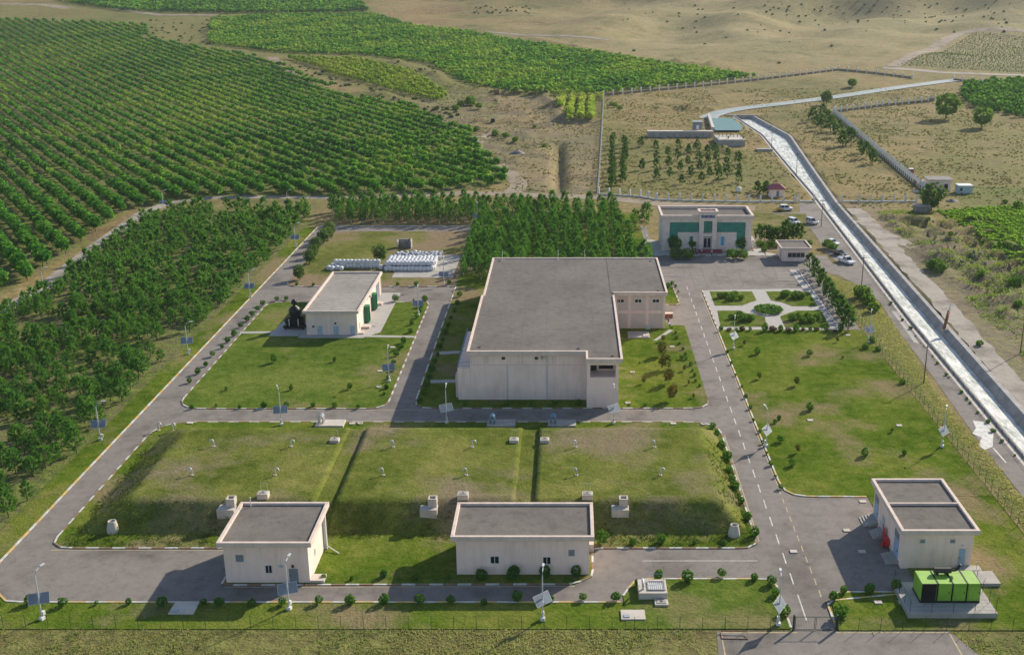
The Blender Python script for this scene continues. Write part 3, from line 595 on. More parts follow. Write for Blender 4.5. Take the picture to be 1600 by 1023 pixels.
MB().box(-31.6, -31.2, 128.2, 128.7, .1, 5.0).build('downpipe', 'metal_light', b); MB().tube([(-31.2, 128.3, .6), (-29.4, 127, .2)], .07, 6).build('drain_pipe', 'white_paint', b)
yy, zz = wx(492, 862, -31.6); win(b, 'x', -31.6, 123.2, 123.7, 2.0, 3.0, 1, 'vent', 'white_paint', 'metal_light')
MB().box(-31.55, -29.9, 120.0, 121.6, .1, .45).build('step', 'pale_concrete', b); MB().tube([(-40.9, 129.5, 5.4), (-40.9, 129.5, 6.9)], .06, 6).build('roof_pipe', 'white_paint', b)
# B2
b = thing('pump_house', (-5.8, 126, 0), 'long flat-roofed pump house with two white-framed windows and four dark shrubs along its front', 'building')
MB().box(-13.9, 2.4, 122.0, 130.1, 0, 5.2).build('wall', 'wall', b); flat_roof(b, -14.5, 3.0, 121.4, 130.6, 5.64)
Y = 122.0
for a, c in (((766, 880), (780, 868)), ((848, 881), (861, 869))): x0, z0 = wy(*a, Y); x1, z1 = wy(*c, Y); win(b, 'y', Y, x0, x1, z0, z1, -1, split=2)
x0, z0 = wy(888, 868, Y); x1, z1 = wy(898, 858, Y); win(b, 'y', Y, x0, x1, z0, z1, -1, 'vent', 'metal_grey', 'door_grey')
MB().box(2.45, 3.1, 127.5, 128.4, .1, 1.2).build('plinth', 'pale_concrete', b)
# B3
b = thing('electrical_building', (45.6, 130.5, 0), 'flat-roofed block with grey-blue doors and side steps beside the green generator', 'building')
MB().box(41.3, 50.0, 123.6, 137.2, 0, 5.2).build('wall', 'wall', b); r_ = flat_roof(b, 40.8, 50.5, 123.0, 137.7, 5.6)
MB().box(41.22, 50.08, 130.3, 130.55, 5.3, 5.62).build('roof_divider', 'fascia', b)
Y = 123.6
for a, c in (((1437, 848), (1446, 842)), ((1484, 848), (1493, 842))): x0, z0 = wy(*a, Y); x1, z1 = wy(*c, Y); win(b, 'y', Y, x0, x1, z0, z1, -1, 'vent', 'metal_grey', 'door_grey')
x0, z0 = wy(1496, 882, Y); x1, z1 = wy(1509, 857, Y); door(b, 'y', Y, x0, x1, .35, z1, -1, 'door_blue')
x0, z0 = wy(1502, 853, Y); MB().box(x0, x0 + .25, Y - .2, Y, z0, z0 + .2).build('wall_lamp', 'white_paint', b)
X = 41.3
for i, (ya, yb_, zd, zt) in enumerate(((125.1, 127.0, .5, 2.75), (131.6, 132.7, .7, 2.8), (134.8, 136.6, .7, 2.8))):
    door(b, 'x', X, ya, yb_, zd, zt, -1, 'door_blue' if i != 1 else 'pale_blue')
    if i != 1: win(b, 'x', X, ya, yb_, zt + .15, zt + 1.2, -1, 'louvre', 'metal_grey', 'door_grey', 2)
def steps(parent, x, y0, y1, n, h, sgn=-1):
    m = MB()
    for k in range(n): m.box(x + sgn * .38 * (k + 1), x + sgn * .38 * k, y0, y1, .03, h * (n - k) / n)
    return m.build('steps', 'concrete', parent)
steps(b, 41.28, 124.6, 127.2, 4, .5); steps(b, 41.28, 131.0, 133.2, 4, .7); steps(b, 41.28, 134.4, 137.0, 5, .7)
for y in (131.1, 133.1): MB().tube([(41.2, y, .7), (41.2, y, 1.7), (40.5, y, 1.6), (39.9, y, 1.1), (39.9, y, .1)], .035, 5).build('handrail', 'metal_grey', b)
fb = thing('fire_cabinet', (41.0, 129.2, .03), 'red fire cabinet with its door open against the side of the flat-roofed block', 'cabinet')
MB().box(40.75, 41.24, 128.6, 129.9, .3, 1.25).build('cabinet', 'red_paint', fb); MB().box(40.9, 40.96, 129.95, 130.9, .3, 2.1).build('door', 'red_paint', fb); MB().lathe(40.55, 129.1, [(.2, .05), (.2, .6), (.1, .75)], 10).build('extinguisher', 'red_paint', fb)
MB().box(48.2, 51.0, 122.3, 123.5, .1, .5).build('landing', 'concrete', b); MB().tube([(48.3, 122.4, .5), (48.3, 122.4, 1.5), (48.3, 123.5, 1.5)], .03, 5).build('handrail', 'metal_grey', b); MB().tube([(50.3, 122.4, .5), (50.3, 122.4, 1.5), (50.3, 123.5, 1.5)], .03, 5).build('handrail', 'metal_grey', b)
# B4 workshop
b = thing('workshop', (-48, 230, 0), 'long pale-roofed workshop with three white doors and green steel doors on its side', 'building')
MB().box(-53.2, -42.9, 215.3, 244.4, 0, 4.9).build('wall', 'wall', b); flat_roof(b, -53.7, -42.4, 214.7, 244.9, 5.35, .6, .35, roofmat='roof_pale')
Y = 215.3
for px_ in (500, 525, 551): x0, z0 = wy(px_ - 3.3, 523, Y); x1, z1 = wy(px_ + 3.3, 509, Y); door(b, 'y', Y, x0, x1, .2, z1, -1, 'pale_blue')
for px_, py_ in ((489.5, 510), (524, 505)): x0, z0 = wy(px_ - 1.4, py_ + 1.4, Y); x1, z1 = wy(px_ + 1.4, py_ - 1.4, Y); win(b, 'y', Y, x0, x1, z0, z1, -1, 'vent', 'steel_dark', 'glass_dark')
win(b, 'x', -42.9, 217.4, 218.0, .7, 1.9, 1, 'vent', 'metal_grey', 'wall_panel')
for (ya, yb_, nm) in ((223.0, 224.7, 'a'), (232.0, 233.7, 'b')):
    d = MB().box(-42.95, -41.9, ya, yb_, .25, 3.75).build('green_cabinet', 'green_steel', b, bevel=.03)
    for k in range(4): MB().box(-41.9, -41.84, ya + .15 + k * .42, ya + .2 + k * .42, .35, 3.65).build('rib', 'green_steel', d)
MB().box(-42.85, -41.2, 219.2, 221.2, .15, .55).build('loading_step', 'pale_concrete', b); MB().box(-42.85, -41.8, 215.6, 216.8, .15, .4).build('loading_step', 'pale_concrete', b)
MB().box(-42.85, -41.3, 235.5, 237.3, .15, .6).build('loading_step', 'pale_concrete', b); MB().tube([(-42.7, 243.8, 4.8), (-42.7, 243.8, .2)], .09, 6).build('downpipe', 'white_paint', b)
MB().tube([(-44.6, 243.5, 5.0), (-44.6, 243.5, 9.0)], .05, 5).build('antenna', 'metal_grey', b); MB().box(-42.88, -42.2, 228.5, 229.1, 4.1, 4.5).build('floodlight', 'metal_light', b)
MB().box(-42.95, -42.86, 238.5, 242.8, .2, 3.8).build('gate_leaf', 'door_grey', b)
# main treatment hall
b = thing('treatment_hall', (0, 212, 0), 'huge grey-roofed treatment hall with a corner balcony in the centre of the compound', 'building')
MB().box(-17.0, 8.3, 180.0, 213.4, 0, 8.9).build('wall', 'wall', b)
MB().box(-17.0, 8.3, 213.4, 246.4, 0, 7.7).build('wall', 'wall', b); MB().box(8.3, 19.6, 219.6, 246.4, 0, 7.7).build('wall', 'wall', b)
MB().box(-17.08, 8.48, 213.405, 213.46, 7.6, 8.955).build('roof_step', 'roof_gravel', b)
rs = MB().box(-17.1, 2.9, 179.7, 213.4, 8.9, 8.96).box(2.9, 8.5, 175.9, 213.4, 8.9, 8.962).build('roof', 'roof_gravel', b)
rn = MB().box(-17.1, 19.7, 219.2, 246.4, 7.7, 7.79).box(-17.1, 8.5, 213.4, 219.2, 7.7, 7.788).build('roof', 'roof_gravel', b)
p = MB(); zt = 9.2; zb = 8.45
p.box(-17.5, 2.75, 179.35, 179.75, zb, zt); p.box(2.75, 3.1, 175.5, 179.75, zb, zt); p.box(3.1, 8.9, 175.5, 175.9, zb, zt); p.box(8.5, 8.9, 175.9, 213.0, zb, zt); p.box(-17.5, -17.1, 179.75, 213.0, zb, zt)
p.build('parapet', 'fascia', b)
p = MB(); zt = 8.05; zb = 7.3
p.box(8.9, 20.0, 218.8, 219.2, zb, zt); p.box(19.6, 20.0, 219.2, 246.6, zb, zt); p.box(-17.5, 20.0, 246.6, 247.0, zb, zt); p.box(-17.5, -17.1, 213.4, 246.6, zb, zt); p.build('parapet', 'fascia', b)
MB().box(8.35, 8.6, 219.2, 246.4, 7.79, 7.86).build('roof_seam', 'roof_gravel', b)
for k in range(1, 6): MB().box(-17.05 + k * 4.25, -16.97 + k * 4.25, 180.2, 212.9, 8.963, 8.972).build('roof_seam', 'asphalt_seal', b)
for k in range(1, 8): MB().box(-17.05 + k * 4.6, -16.97 + k * 4.6, 219.3, 246.4, 7.79, 7.797).build('roof_seam', 'asphalt_seal', b)
for (x, y, z) in ((-15.5, 182, 8.96), (1.5, 181.2, 8.96), (7.2, 177.5, 8.962), (-15.8, 244.5, 7.79), (18.2, 244.6, 7.79), (18.2, 221, 7.79)): MB().lathe(x, y, [(.28, z), (.26, z + .12), (.1, z + .14)], 10).build('roof_drain', 'steel_dark', b)
# corner stair tower with balcony
tw = MB().box(2.9, 8.25, 176.4, 179.98, 0, 5.6).box(2.9, 3.45, 176.4, 179.98, 5.6, 8.44).box(7.75, 8.25, 176.4, 179.98, 5.6, 8.44).box(3.45, 7.75, 176.4, 179.98, 7.75, 8.44).box(3.45, 7.75, 179.5, 179.98, 5.6, 7.75).build('stair_tower', 'wall', b)
MB().box(3.6, 4.6, 179.44, 179.48, 5.65, 7.5).build('door', 'steel_dark', tw); MB().box(5.0, 7.4, 179.44, 179.48, 6.0, 7.4).build('window', 'glass_dark', tw)
m = MB()
for z in (5.85, 6.15, 6.45): m.tube([(3.45, 176.45, z), (7.75, 176.45, z)], .04, 5)
for x in (3.6, 5.6, 7.6): m.tube([(x, 176.45, 5.6), (x, 176.45, 6.5)], .04, 5)
m.build('balcony_railing', 'metal_grey', tw)
Y = 180.0
for a, c in ((736, 757.5), (762, 811), (815, 864), (867.5, 913)):    # framed panels under the eaves
    x0, _ = wy(a, 570, Y); x1, _ = wy(c, 570, Y); z0, z1 = 6.45, 8.3; o = MB().ring
    f = MB(); t = .10
    f.box(x0, x1, Y - .035, Y + .01, z0, z0 + t); f.box(x0, x1, Y - .035, Y + .01, z1 - t, z1); f.box(x0, x0 + t, Y - .035, Y + .01, z0 + t, z1 - t); f.box(x1 - t, x1, Y - .035, Y + .01, z0 + t, z1 - t); f.build('panel_trim', 'wall_panel', b)
for px_ in (786.5, 838): x0, z0 = wy(px_ - 2.6, 561.5, Y); x1, z1 = wy(px_ + 2.6, 557.5, Y); win(b, 'y', Y, x0, x1, z0, z1, -1, 'vent', 'steel_dark', 'glass_dark', 2, .05)
for px_ in (792.5, 854.5): x0, _ = wy(px_, 600, Y); MB().tube([(x0, Y - .1, .1), (x0, Y - .1, 6.6 if px_ < 800 else 8.6)], .07, 6).build('downpipe', 'metal_light', b)
x0, z0 = wy(847, 558, Y); MB().tube([(x0, Y - .05, z0), (x0, Y - .7, z0)], .22, 10).build('exhaust_duct', 'metal_grey', b)
lo = MB().box(-19.2, -17.02, 180.02, 200, 0, 5.9).build('side_terrace', 'wall', b)
m = MB()
for z in (6.3, 6.9): m.tube([(-17.05, 180.15, z), (-19.1, 180.15, z), (-19.1, 199, z)], .04, 5)
for y in np.arange(180.15, 199.2, 2.1): m.tube([(-19.1, y, 5.9), (-19.1, y, 6.92)], .035, 5)
m.build('terrace_railing', 'rail_blue', lo)
MB().box(-17.9, -17.0, 199.98, 206, 0, 5.6).build('side_terrace', 'wall', b); MB().box(-19.7, -19.18, 181, 183, 0.1, 4.2).build('duct', 'wall_panel', b)
Y = 219.6; zs = ((.25, 3.3), (3.95, 7.0))
for (a, c) in ((966, 981), (986, 1008.5), (1013.5, 1035.5)):
    x0, _ = wy(a, 490, Y); x1, _ = wy(c, 490, Y)
    for z0, z1 in zs:
        f = MB(); t = .12; f.box(x0, x1, Y - .04, Y + .01, z0, z0 + t); f.box(x0, x1, Y - .04, Y + .01, z1 - t, z1); f.box(x0, x0 + t, Y - .04, Y + .01, z0 + t, z1 - t); f.box(x1 - t, x1, Y - .04, Y + .01, z0 + t, z1 - t); f.build('panel_trim', 'wall_panel', b)
        MB().box(x0 + t, x1 - t, Y - .014, Y + .01, z0 + t, z1 - t).build('infill_panel', 'wall_panel', b)
for a, c in ((964, 975.5), (991.5, 1003), (1019, 1030.5)): x0, z0 = wy(a, 472, Y); x1, z1 = wy(c, 468, Y); win(b, 'y', Y, x0, x1, z0 - .15, z1 + .15, -1, split=2, fr=.1)
MB().box(15.6, 16.6, 218.9, 219.58, .1, .9).build('wall_unit', 'metal_light', b)
for (x, y) in ((-15.2, 245.6), (3.4, 245.6), (-2.6, 245.4)): MB().tube([(x, y, 7.8), (x, y, 10.2)], .05, 5).build('roof_mast', 'white_paint', b)
# office
b = thing('office_building', (35.7, 291, 0), 'two-storey office with teal glass bands, central portal and blue sign', 'building')
OX0, OX1, OY0, OY1, OZ = 24.1, 47.4, 285.0, 296.6, 9.5
MB().box(OX0, OX1, OY0, OY1, 0, 8.5).build('wall', 'stone_cladding', b); flat_roof(b, OX0 - .45, OX1 + .45, OY0 - .4, OY1 + .3, OZ, 1.0, .75, .62, 'roof_gravel', 'fascia')
cx0, _ = wy(1092.3, 370, 283.9); cx1, _ = wy(1119.6, 370, 283.9)
tw = MB().box(cx0, cx0 + 1.15, 283.9, 284.96, 0, 10.3).box(cx1 - 1.15, cx1, 283.9, 284.96, 0, 10.3).box(cx0 + 1.15, cx1 - 1.15, 283.9, 284.96, 8.2, 10.3).box(cx0 + 1.15, cx1 - 1.15, 284.2, 284.96, 4.0, 4.9).build('portal', 'stone_cladding', b)
MB().ring(cx0 - .3, cx1 + .3, 283.7, 287.4, .6, 10.3, 10.75).build('portal_parapet', 'fascia', b); MB().box(cx0, cx1, 285, 287.1, 8.5, 10.3).build('portal_wall', 'stone_cladding', b); MB().box(cx0 + .3, cx1 - .3, 284.3, 286.8, 10.3, 10.4).build('roof', 'maroon_roof', b)
Y = 285.0; gz0, gz1 = 5.05, 7.6
def curtain(x0, x1, z0, z1, n, rows=2):
    o = None
    f = MB(); f.box(x0, x1, Y - .03, Y + .01, z0, z1); o = f.build('glazing', 'glass_teal', b)
    m = MB()
    for k in range(n + 1): x = x0 + (x1 - x0) * k / n; m.box(x - .03, x + .03, Y - .07, Y - .032, z0, z1)
    for k in range(rows + 1): z = z0 + (z1 - z0) * k / rows; m.box(x0, x1, Y - .065, Y - .033, z - .03, z + .03)
    m.build('mullion', 'green_steel', o)
    for k in range(n):
        xa = x0 + (x1 - x0) * k / n + .04; xb = x0 + (x1 - x0) * (k + 1) / n - .04
        for q in range(rows): za = z0 + (z1 - z0) * q / rows + .04; zb_ = z0 + (z1 - z0) * (q + 1) / rows - .04; MB().box(xa, xb, Y - .045 - .004 * ((k + q) % 3), Y - .034, za, zb_).build('pane', 'glass_teal', o)
ax, _ = wy(1046.5, 360, Y); bx_, _ = wy(1091.5, 360, Y); ex, _ = wy(1059, 360, Y); curtain(ax, bx_, gz0, gz1, 8); curtain(ax, ex, .9, gz0 - .08, 2, 3)
ax, _ = wy(1120.3, 360, Y); bx_, _ = wy(1164.5, 360, Y); ex, _ = wy(1151.5, 360, Y); curtain(ax, bx_, gz0, gz1, 8); curtain(ex, bx_, .9, gz0 - .08, 2, 3)
win(tw, 'y', 284.95, cx0 + 1.2, cx1 - 1.2, 5.0, 8.1, -1, 'portal_window', 'green_steel', 'glass_teal', 2, .08)
win(b, 'y', 284.9, cx0 + 1.2, cx1 - 1.2, .75, 3.6, -1, 'entrance_door', 'white_paint', 'glass_dark', 2, .16); MB().box(cx0 + 1.2, cx1 - 1.2, 284.86, 284.95, 3.65, 3.98).build('fanlight', 'glass_teal', b)
for px_, mt_ in ((1080, 'glass_teal'), (1129, 'cyan_paint')): x0, _ = wy(px_ - 3.2, 375, Y); x1, _ = wy(px_ + 3.2, 375, Y); win(b, 'y', Y, x0, x1, 1.4, 4.0, -1, 'window', 'white_paint', mt_)
sx0, sz0 = wy(1096, 340.5, 283.85); sx1, sz1 = wy(1117, 336.3, 283.85)
sg = MB().box(sx0 - .1, sx1 + .1, 283.84, 283.88, sz0 + .05, sz0 + .12).build('sign_rail', 'metal_light', b)
nL = 9
for k in range(nL):
    xa = sx0 + (sx1 - sx0) * k / nL + .03; xb = sx0 + (sx1 - sx0) * (k + 1) / nL - .05; m = MB(); t = .1; za, zb_ = sz0, sz1
    m.box(xa, xa + t, 283.72, 283.84, za, zb_)
    if k % 3 != 1: m.box(xb - t, xb, 283.72, 283.84, za, zb_)
    if k % 2 == 0: m.box(xa + t, xb - t, 283.722, 283.84, zb_ - t, zb_)
    if k % 3: m.box(xa + t, xb - t, 283.721, 283.84, za, za + t)
    m.box(xa + t, xb - t, 283.723, 283.84, (za + zb_) / 2 - t / 2, (za + zb_) / 2 + t / 2); m.build('sign_letter', 'sign_blue', sg)
st = MB()
for k in range(4): st.box(cx0 - 1.5, cx1 + 1.5, 281.8 + k * .45, 283.9 if k == 3 else 281.8 + (k + 1) * .45, .1, .25 + .16 * k)
st.build('entrance_steps', 'maroon_roof', b)
for k in range(3): z = 1.6 + k * 2.6; win(b, 'x', OX0, 287.5, 289.0, z, z + 1.5, -1, 'window', 'white_paint', 'glass_dark')
MB().tube([(OX0 - .1, 285.3, .2), (OX0 - .1, 285.3, 8.4)], .08, 6).build('downpipe', 'metal_light', b)
# gatehouse
b = thing('guard_house', (57, 277.5, 0), 'small flat-roofed guard house with a wide ribbon window by the car park', 'building')
MB().box(53.7, 60.3, 274.2, 281.4, 0, 3.3).build('wall', 'wall', b); flat_roof(b, 53.1, 61.0, 273.6, 282.0, 3.66, .5, .3, .35)
win(b, 'y', 274.2, 55.0, 59.3, 1.0, 2.3, -1, 'window', 'metal_light', 'glass_dark', 4); win(b, 'x', 53.7, 276, 277.2, .1, 2.3, -1, 'door', 'white_paint', 'door_grey')
# red-roofed kiosk
x, y, z = G(1217, 312); y += 6; b = thing('kiosk', (x, y, z), 'tiny kiosk with hipped dark red roof behind the white post fence', 'building')
MB().box(x - 2.3, x + 2.3, y - 2, y + 2, z, z + 2.5).build('wall', 'wall', b); MB().frustum(x - 3, x + 3, y - 2.7, y + 2.7, z + 2.5, x - .9, x + .9, y - .4, y + .4, z + 4.1).build('roof', 'maroon_roof', b); win(b, 'y', y - 2, x - .2, x + .8, z + .1, z + 2.1, -1, 'door', 'white_paint', 'door_grey')
# farm shed group
def shed(px, py, w_, d_, h_, label, wall, roof, slope=.5, ov=.5, name='shed', rz=0, windows=()):
    x, y, z = G(px, py); t = thing(name, (x, y, z), label, 'shed', None, rz)
    MB().frustum(-w_ / 2, w_ / 2, 0, d_, -.3, -w_ / 2, w_ / 2, 0, d_, h_).build('wall', wall, t, True)
    MB().frustum(-w_ / 2 - ov, w_ / 2 + ov, -ov, d_ + ov, h_ + .01, -w_ / 2 - ov, w_ / 2 + ov, -ov, d_ + ov, h_ + .13).build('roof', roof, t, True).rotation_euler = (math.atan2(slope, d_) * .3, 0, 0)
    for (a, c, e, g) in windows: MB().box(a, c, -.06, .02, e, g).build('opening', 'glass_dark', t, True)
    return t
shed(1468, 298, 7.4, 5, 3.6, 'brick farm shed with overhanging grey roof at the end of the post fence', 'stone_cladding', 'rubble', windows=((-3, -2.3, 1.2, 2.6), (1.4, 2.6, .2, 2.2)))
shed(1508, 303, 4.6, 3.5, 2.6, 'pale blue container cabin beside the brick farm shed', 'pale_blue', 'metal_light', .1, .1, 'cabin', 0, ((-1.8, -1.0, 1.0, 1.9),))
shed(1442, 333, 4.2, 3.2, 2.0, 'low stone hut with patched roof under the willow tree', 'rubble', 'concrete', .3, .3, 'hut')
shed(1424, 272, 1.5, 1.5, 1.7, 'small rusty box standing behind the post fence', 'rust', 'white_paint', .05, .05, 'storage_box')
shed(1440, 291, 3.4, 3.0, 1.5, 'low heap-roofed red brick pen between the fence and the brick shed', 'brick_red', 'rubble', .2, .1, 'pen')
# intake works on the canal
x0, y0, z0 = G(1012, 215); x1, y1, _ = G(1122, 220); b = thing('intake_wall', (x0, y0, z0), 'long low concrete intake wall beside the teal pond', 'wall')
MB().box(x0, x1 - 1, y0, y0 + 1.6, z0 - 1, z0 + 2.6).build('wall', 'concrete', b); MB().box(x0, x1 - 1, y0 + 1.65, y0 + 5, z0 - 1, z0 + 2.4).build('walkway', 'pale_concrete', b)
for k in range(9): xx = x0 + 2.5 + k * (x1 - x0 - 5) / 8; MB().box(xx - .1, xx + .1, y0 - .25, y0 - .002, z0 - .8, z0 + 2.4).build('rib', 'canal_concrete', b)
x2, y2, z2 = G(1090, 212); h_ = thing('valve_hut', (x2, y2 + 2.5, z2 + 2.4), 'small grey valve hut standing on the concrete intake wall', 'hut')
MB().box(x2 - 1.9, x2 + 1.9, y2 + 1, y2 + 4, z2 + 2.41, z2 + 5.6).build('wall', 'door_grey', h_); MB().box(x2 - 2.1, x2 + 2.1, y2 + .8, y2 + 4.2, z2 + 5.61, z2 + 5.8).build('roof', 'metal_grey', h_); MB().box(x2 - .6, x2 + .5, y2 + .94, y2 + .99, z2 + 2.5, z2 + 4.3).build('door', 'white_paint', h_)
x3, y3, z3 = G(1144, 229); q = thing('sluice_chamber', (x3, y3, z3), 'open grey concrete sluice chamber below the teal pond', 'chamber')
MB().frustum(x3 - 5.2, x3 + 5.2, y3, y3 + 8, z3 - .5, x3 - 5.6, x3 + 5.3, y3, y3 + 8, z3 + 2.6).build('wall', 'concrete', q); MB().box(x3 - 5, x3 + 5, y3 + .6, y3 + 7, z3 + 2.6, z3 + 2.72).build('deck', 'pale_concrete', q)
MB().box(x3 - 5.6, x3 + 5.3, y3 + 8.05, y3 + 16, z3 - .5, z3 + 2.3).build('forebay_wall', 'concrete', q)
for k in range(7): MB().box(x3 - 4.6 + k * 1.5, x3 - 4.4 + k * 1.5, y3 + 7.2, y3 + 7.4, z3 + 2.72, z3 + 3.9).build('gate_frame', 'steel_dark', q)
for px_ in (1135, 1158): xx, yy, zz = G(px_, 224); MB().lathe(xx, y3 + 3, [(.25, z3 + 2.72), (.25, z3 + 3.5), (.45, z3 + 3.55), (.45, z3 + 3.7)], 8).build('valve_wheel', 'steel_dark', q)
p0, p1 = G(1107, 183), G(1114, 207); wl = thing('pond_wall', p0, 'narrow concrete wall along the left side of the teal pond', 'wall')
d = Vector((p1[0] - p0[0], p1[1] - p0[1], 0)); n_ = Vector((-d.y, d.x, 0)).normalized() * .6; pp = [Vector(p0) + n_, Vector(p0) - n_, Vector(p0) + d - n_, Vector(p0) + d + n_]
MB().prism([(v.x, v.y) for v in pp], p0[2] - .5, p0[2] + 1.5).build('wall', 'pale_concrete', wl)
xx, yy, zz = G(1160, 184); hw = thing('spillway_headwall', (xx, yy, zz), 'dark concrete headwall where the water drops into the canal', 'wall'); MB().box(float(xl(CY1)) - 4, float(xr(CY1)) + 1.5, CY1 - .2, CY1 + 1.2, -2, zz + .6).build('wall', 'canal_concrete', hw)
# ================================================================ EARTH-COVERED TANKS
def mound(tops, foots, ztop, label):
    """tops: x0,x1,y0,y1 of the flat top, foots: same of the foot"""
    tx0, tx1, ty0, ty1 = tops; fx0, fx1, fy0, fy1 = foots
    xs = np.unique(np.concatenate([np.linspace(fx0, tx0, 6), np.linspace(tx0, tx1, 34), np.linspace(tx1, fx1, 6)])); ysl = np.unique(np.concatenate([np.linspace(fy0, ty0, 9), np.linspace(ty0, ty1, 20), np.linspace(ty1, fy1, 7)]))
    X, Y = np.meshgrid(xs, ysl); jx = 0 * X
    def edge(v, f, t): return np.clip((v - f) / (t - f + 1e-9), 0, 1)
    k = np.minimum(np.minimum(edge(X + jx, fx0, tx0), edge(-X + jx, -fx1, -tx1)), np.minimum(edge(Y + jx, fy0, ty0), edge(-Y, -fy1, -ty1)))
    Z = .1 + (ztop - .1) * k + nz(_N4, X, Y) * (.015 + .05 * ((k > .03) & (k < .95))) - .03 * (k < .02)
    n1, n2 = X.shape; i_ = np.arange(n1 * n2).reshape(n1, n2); Fc = np.stack([i_[:-1, :-1], i_[:-1, 1:], i_[1:, 1:], i_[1:, :-1]], -1).reshape(-1, 4)
    cx, cy = (tx0 + tx1) / 2, (ty0 + ty1) / 2; V = np.stack([X - cx, Y - cy, Z], -1).reshape(-1, 3)
    o = link('reservoir_mound', npmesh('reservoir_mound', V, Fc, 'mound_grass', smooth=False), None, (cx, cy, 0)); return tag(o, label, 'mound', 'grass-covered reservoir mounds')
ZT = 3.0
mound((-59.6, -34.3, 136.4, 161), (-65.2, -33.9, 132.2, 166.5), ZT, 'leftmost grass-covered reservoir mound behind the square pump house')
mound((-31.6, -7.4, 136.4, 161), (-32.0, -7.0, 132.2, 166.5), ZT, 'middle grass-covered reservoir mound between the two shallow gullies')
mound((-4.7, 20.3, 136.3, 161), (-5.0, 23.6, 132.2, 166.5), ZT, 'rightmost grass-covered reservoir mound beside the main road')
MB().frustum(-34.3, -31.6, 132.6, 166, .1, -34.3, -31.6, 136.2, 161.2, 2.55).build('gully_floor', 'mound_grass')['kind'] = 'structure'; MB().frustum(-7.4, -4.7, 132.6, 166, .1, -7.4, -4.7, 136.2, 161.2, 2.55).build('gully_floor', 'mound_grass')['kind'] = 'structure'
def gooseneck(n=8, r=.11, h=.95, w_=.32):
    pts = [(0, 0, 0), (0, 0, h)] + [(-w_ + w_ * math.cos(a), 0, h + w_ * math.sin(a)) for a in np.linspace(.3, 3.14, 7)] + [(-2 * w_, 0, h - .2)]
    return MB().tube(pts, r, n)
GN = gooseneck().mesh('pipe', 'metal_light', smooth=True); GNC = MB().lathe(0, 0, [(.3, 0), (.3, .08)], 12).mesh('collar', 'pale_concrete')
for px_, py_, lb in ((455, 697, 'back right on the leftmost mound'), (430, 742, 'front right on the leftmost mound'), (334, 697, 'back left on the leftmost mound'), (300, 742, 'front left on the leftmost mound'),
    (615, 698, 'back left on the middle mound'), (599, 742, 'front left on the middle mound'), (738, 698, 'back right on the middle mound'), (729, 742, 'front right on the middle mound'),
    (900, 698, 'back left on the rightmost mound'), (901, 742, 'front left on the rightmost mound'), (1023, 698, 'back right on the rightmost mound'), (1032, 742, 'front right on the rightmost mound')):
    t = thing('vent_pipe', P(px_, py_, ZT), 'grey gooseneck vent pipe, ' + lb, 'pipe', 'vent pipes on the mounds', rnd.uniform(-.3, .3) + (math.pi if px_ in (455, 430, 738, 729, 1023, 1032) and rnd.random() < .7 else 0)); link('pipe', GN, t, sc=.85); link('collar', GNC, t, sc=.85)
for px_, py_, lb in ((248, 672, 'left'), (270, 673, 'right')):
    t = thing('vent_pipe', P(px_, py_, .1), 'grey gooseneck vent pipe at the road bend, %s one of the pair' % lb, 'pipe', None, 2.6); link('pipe', GN, t, (0, 0, 0), 0, 1.1); link('collar', GNC, t)
def hatch(px_, py_, z, w_, d_, h_, label, name='access_hatch', legs=True):
    x, y, z = P(px_, py_, z); t = thing(name, (x, y, z), label, 'hatch'); MB().box(-w_ / 2, w_ / 2, 0, d_, -.4, h_).build('concrete_box', 'pale_concrete', t, True, bevel=.03)
    l_ = MB().box(-w_ / 2 + .25, w_ / 2 - .25, .25, d_ - .25, h_ + .002, h_ + .06).build('lid', 'concrete', t, True); MB().box(-.15, .15, d_ / 2 - .04, d_ / 2 + .04, h_ + .06, h_ + .12).build('handle', 'steel_dark', l_, True)
    if legs: MB().tube([(-w_ / 2 + .3, d_ + .1, h_ * .3), (-w_ / 2 + .3, d_ + .1, h_ + 1.1), (w_ / 2 - .3, d_ + .1, h_ + 1.1), (w_ / 2 - .3, d_ + .1, h_ * .3)], .03, 4).build('guard_rail', 'metal_light', t, True)
for a in ((522, 692, 3, 'back right corner of the leftmost mound'), (803, 692, 3, 'back right corner of the middle mound'), (851, 692, 3, 'back left corner of the rightmost mound')): hatch(a[0], a[1], a[2], 1.35, 1.25, .45, 'low concrete hatch at the ' + a[3])
for a in ((410, 780, 3, 'front of the leftmost mound behind the square pump house'), (723, 781, 3, 'front of the middle mound above the long pump house'), (918, 781, 3, 'front left of the rightmost mound above the long pump house')): hatch(a[0], a[1], a[2], 1.45, 1.2, .75, 'small concrete hatch at the ' + a[3])
for px_, py_, lb in ((354, 800, 'leftmost mound'), (670, 800, 'middle mound'), (969, 802, 'rightmost mound')):
    x = P(px_, 800, 2.0)[0]; t = thing('inspection_chamber', (x, 134.2, 0), 'stepped concrete inspection chamber set in the front slope of the ' + lb, 'chamber')
    MB().box(-1.15, 1.15, 0, 2.6, .9, 2.6).build('base_slab', 'pale_concrete', t, True, bevel=.03); c = MB().ring(-.1, 1.05, .9, 2.1, .18, 2.602, 3.75).build('shaft', 'pale_concrete', t, True); MB().box(.08, .87, 1.08, 1.92, 2.61, 3.5).build('grating', 'concrete', c, True)
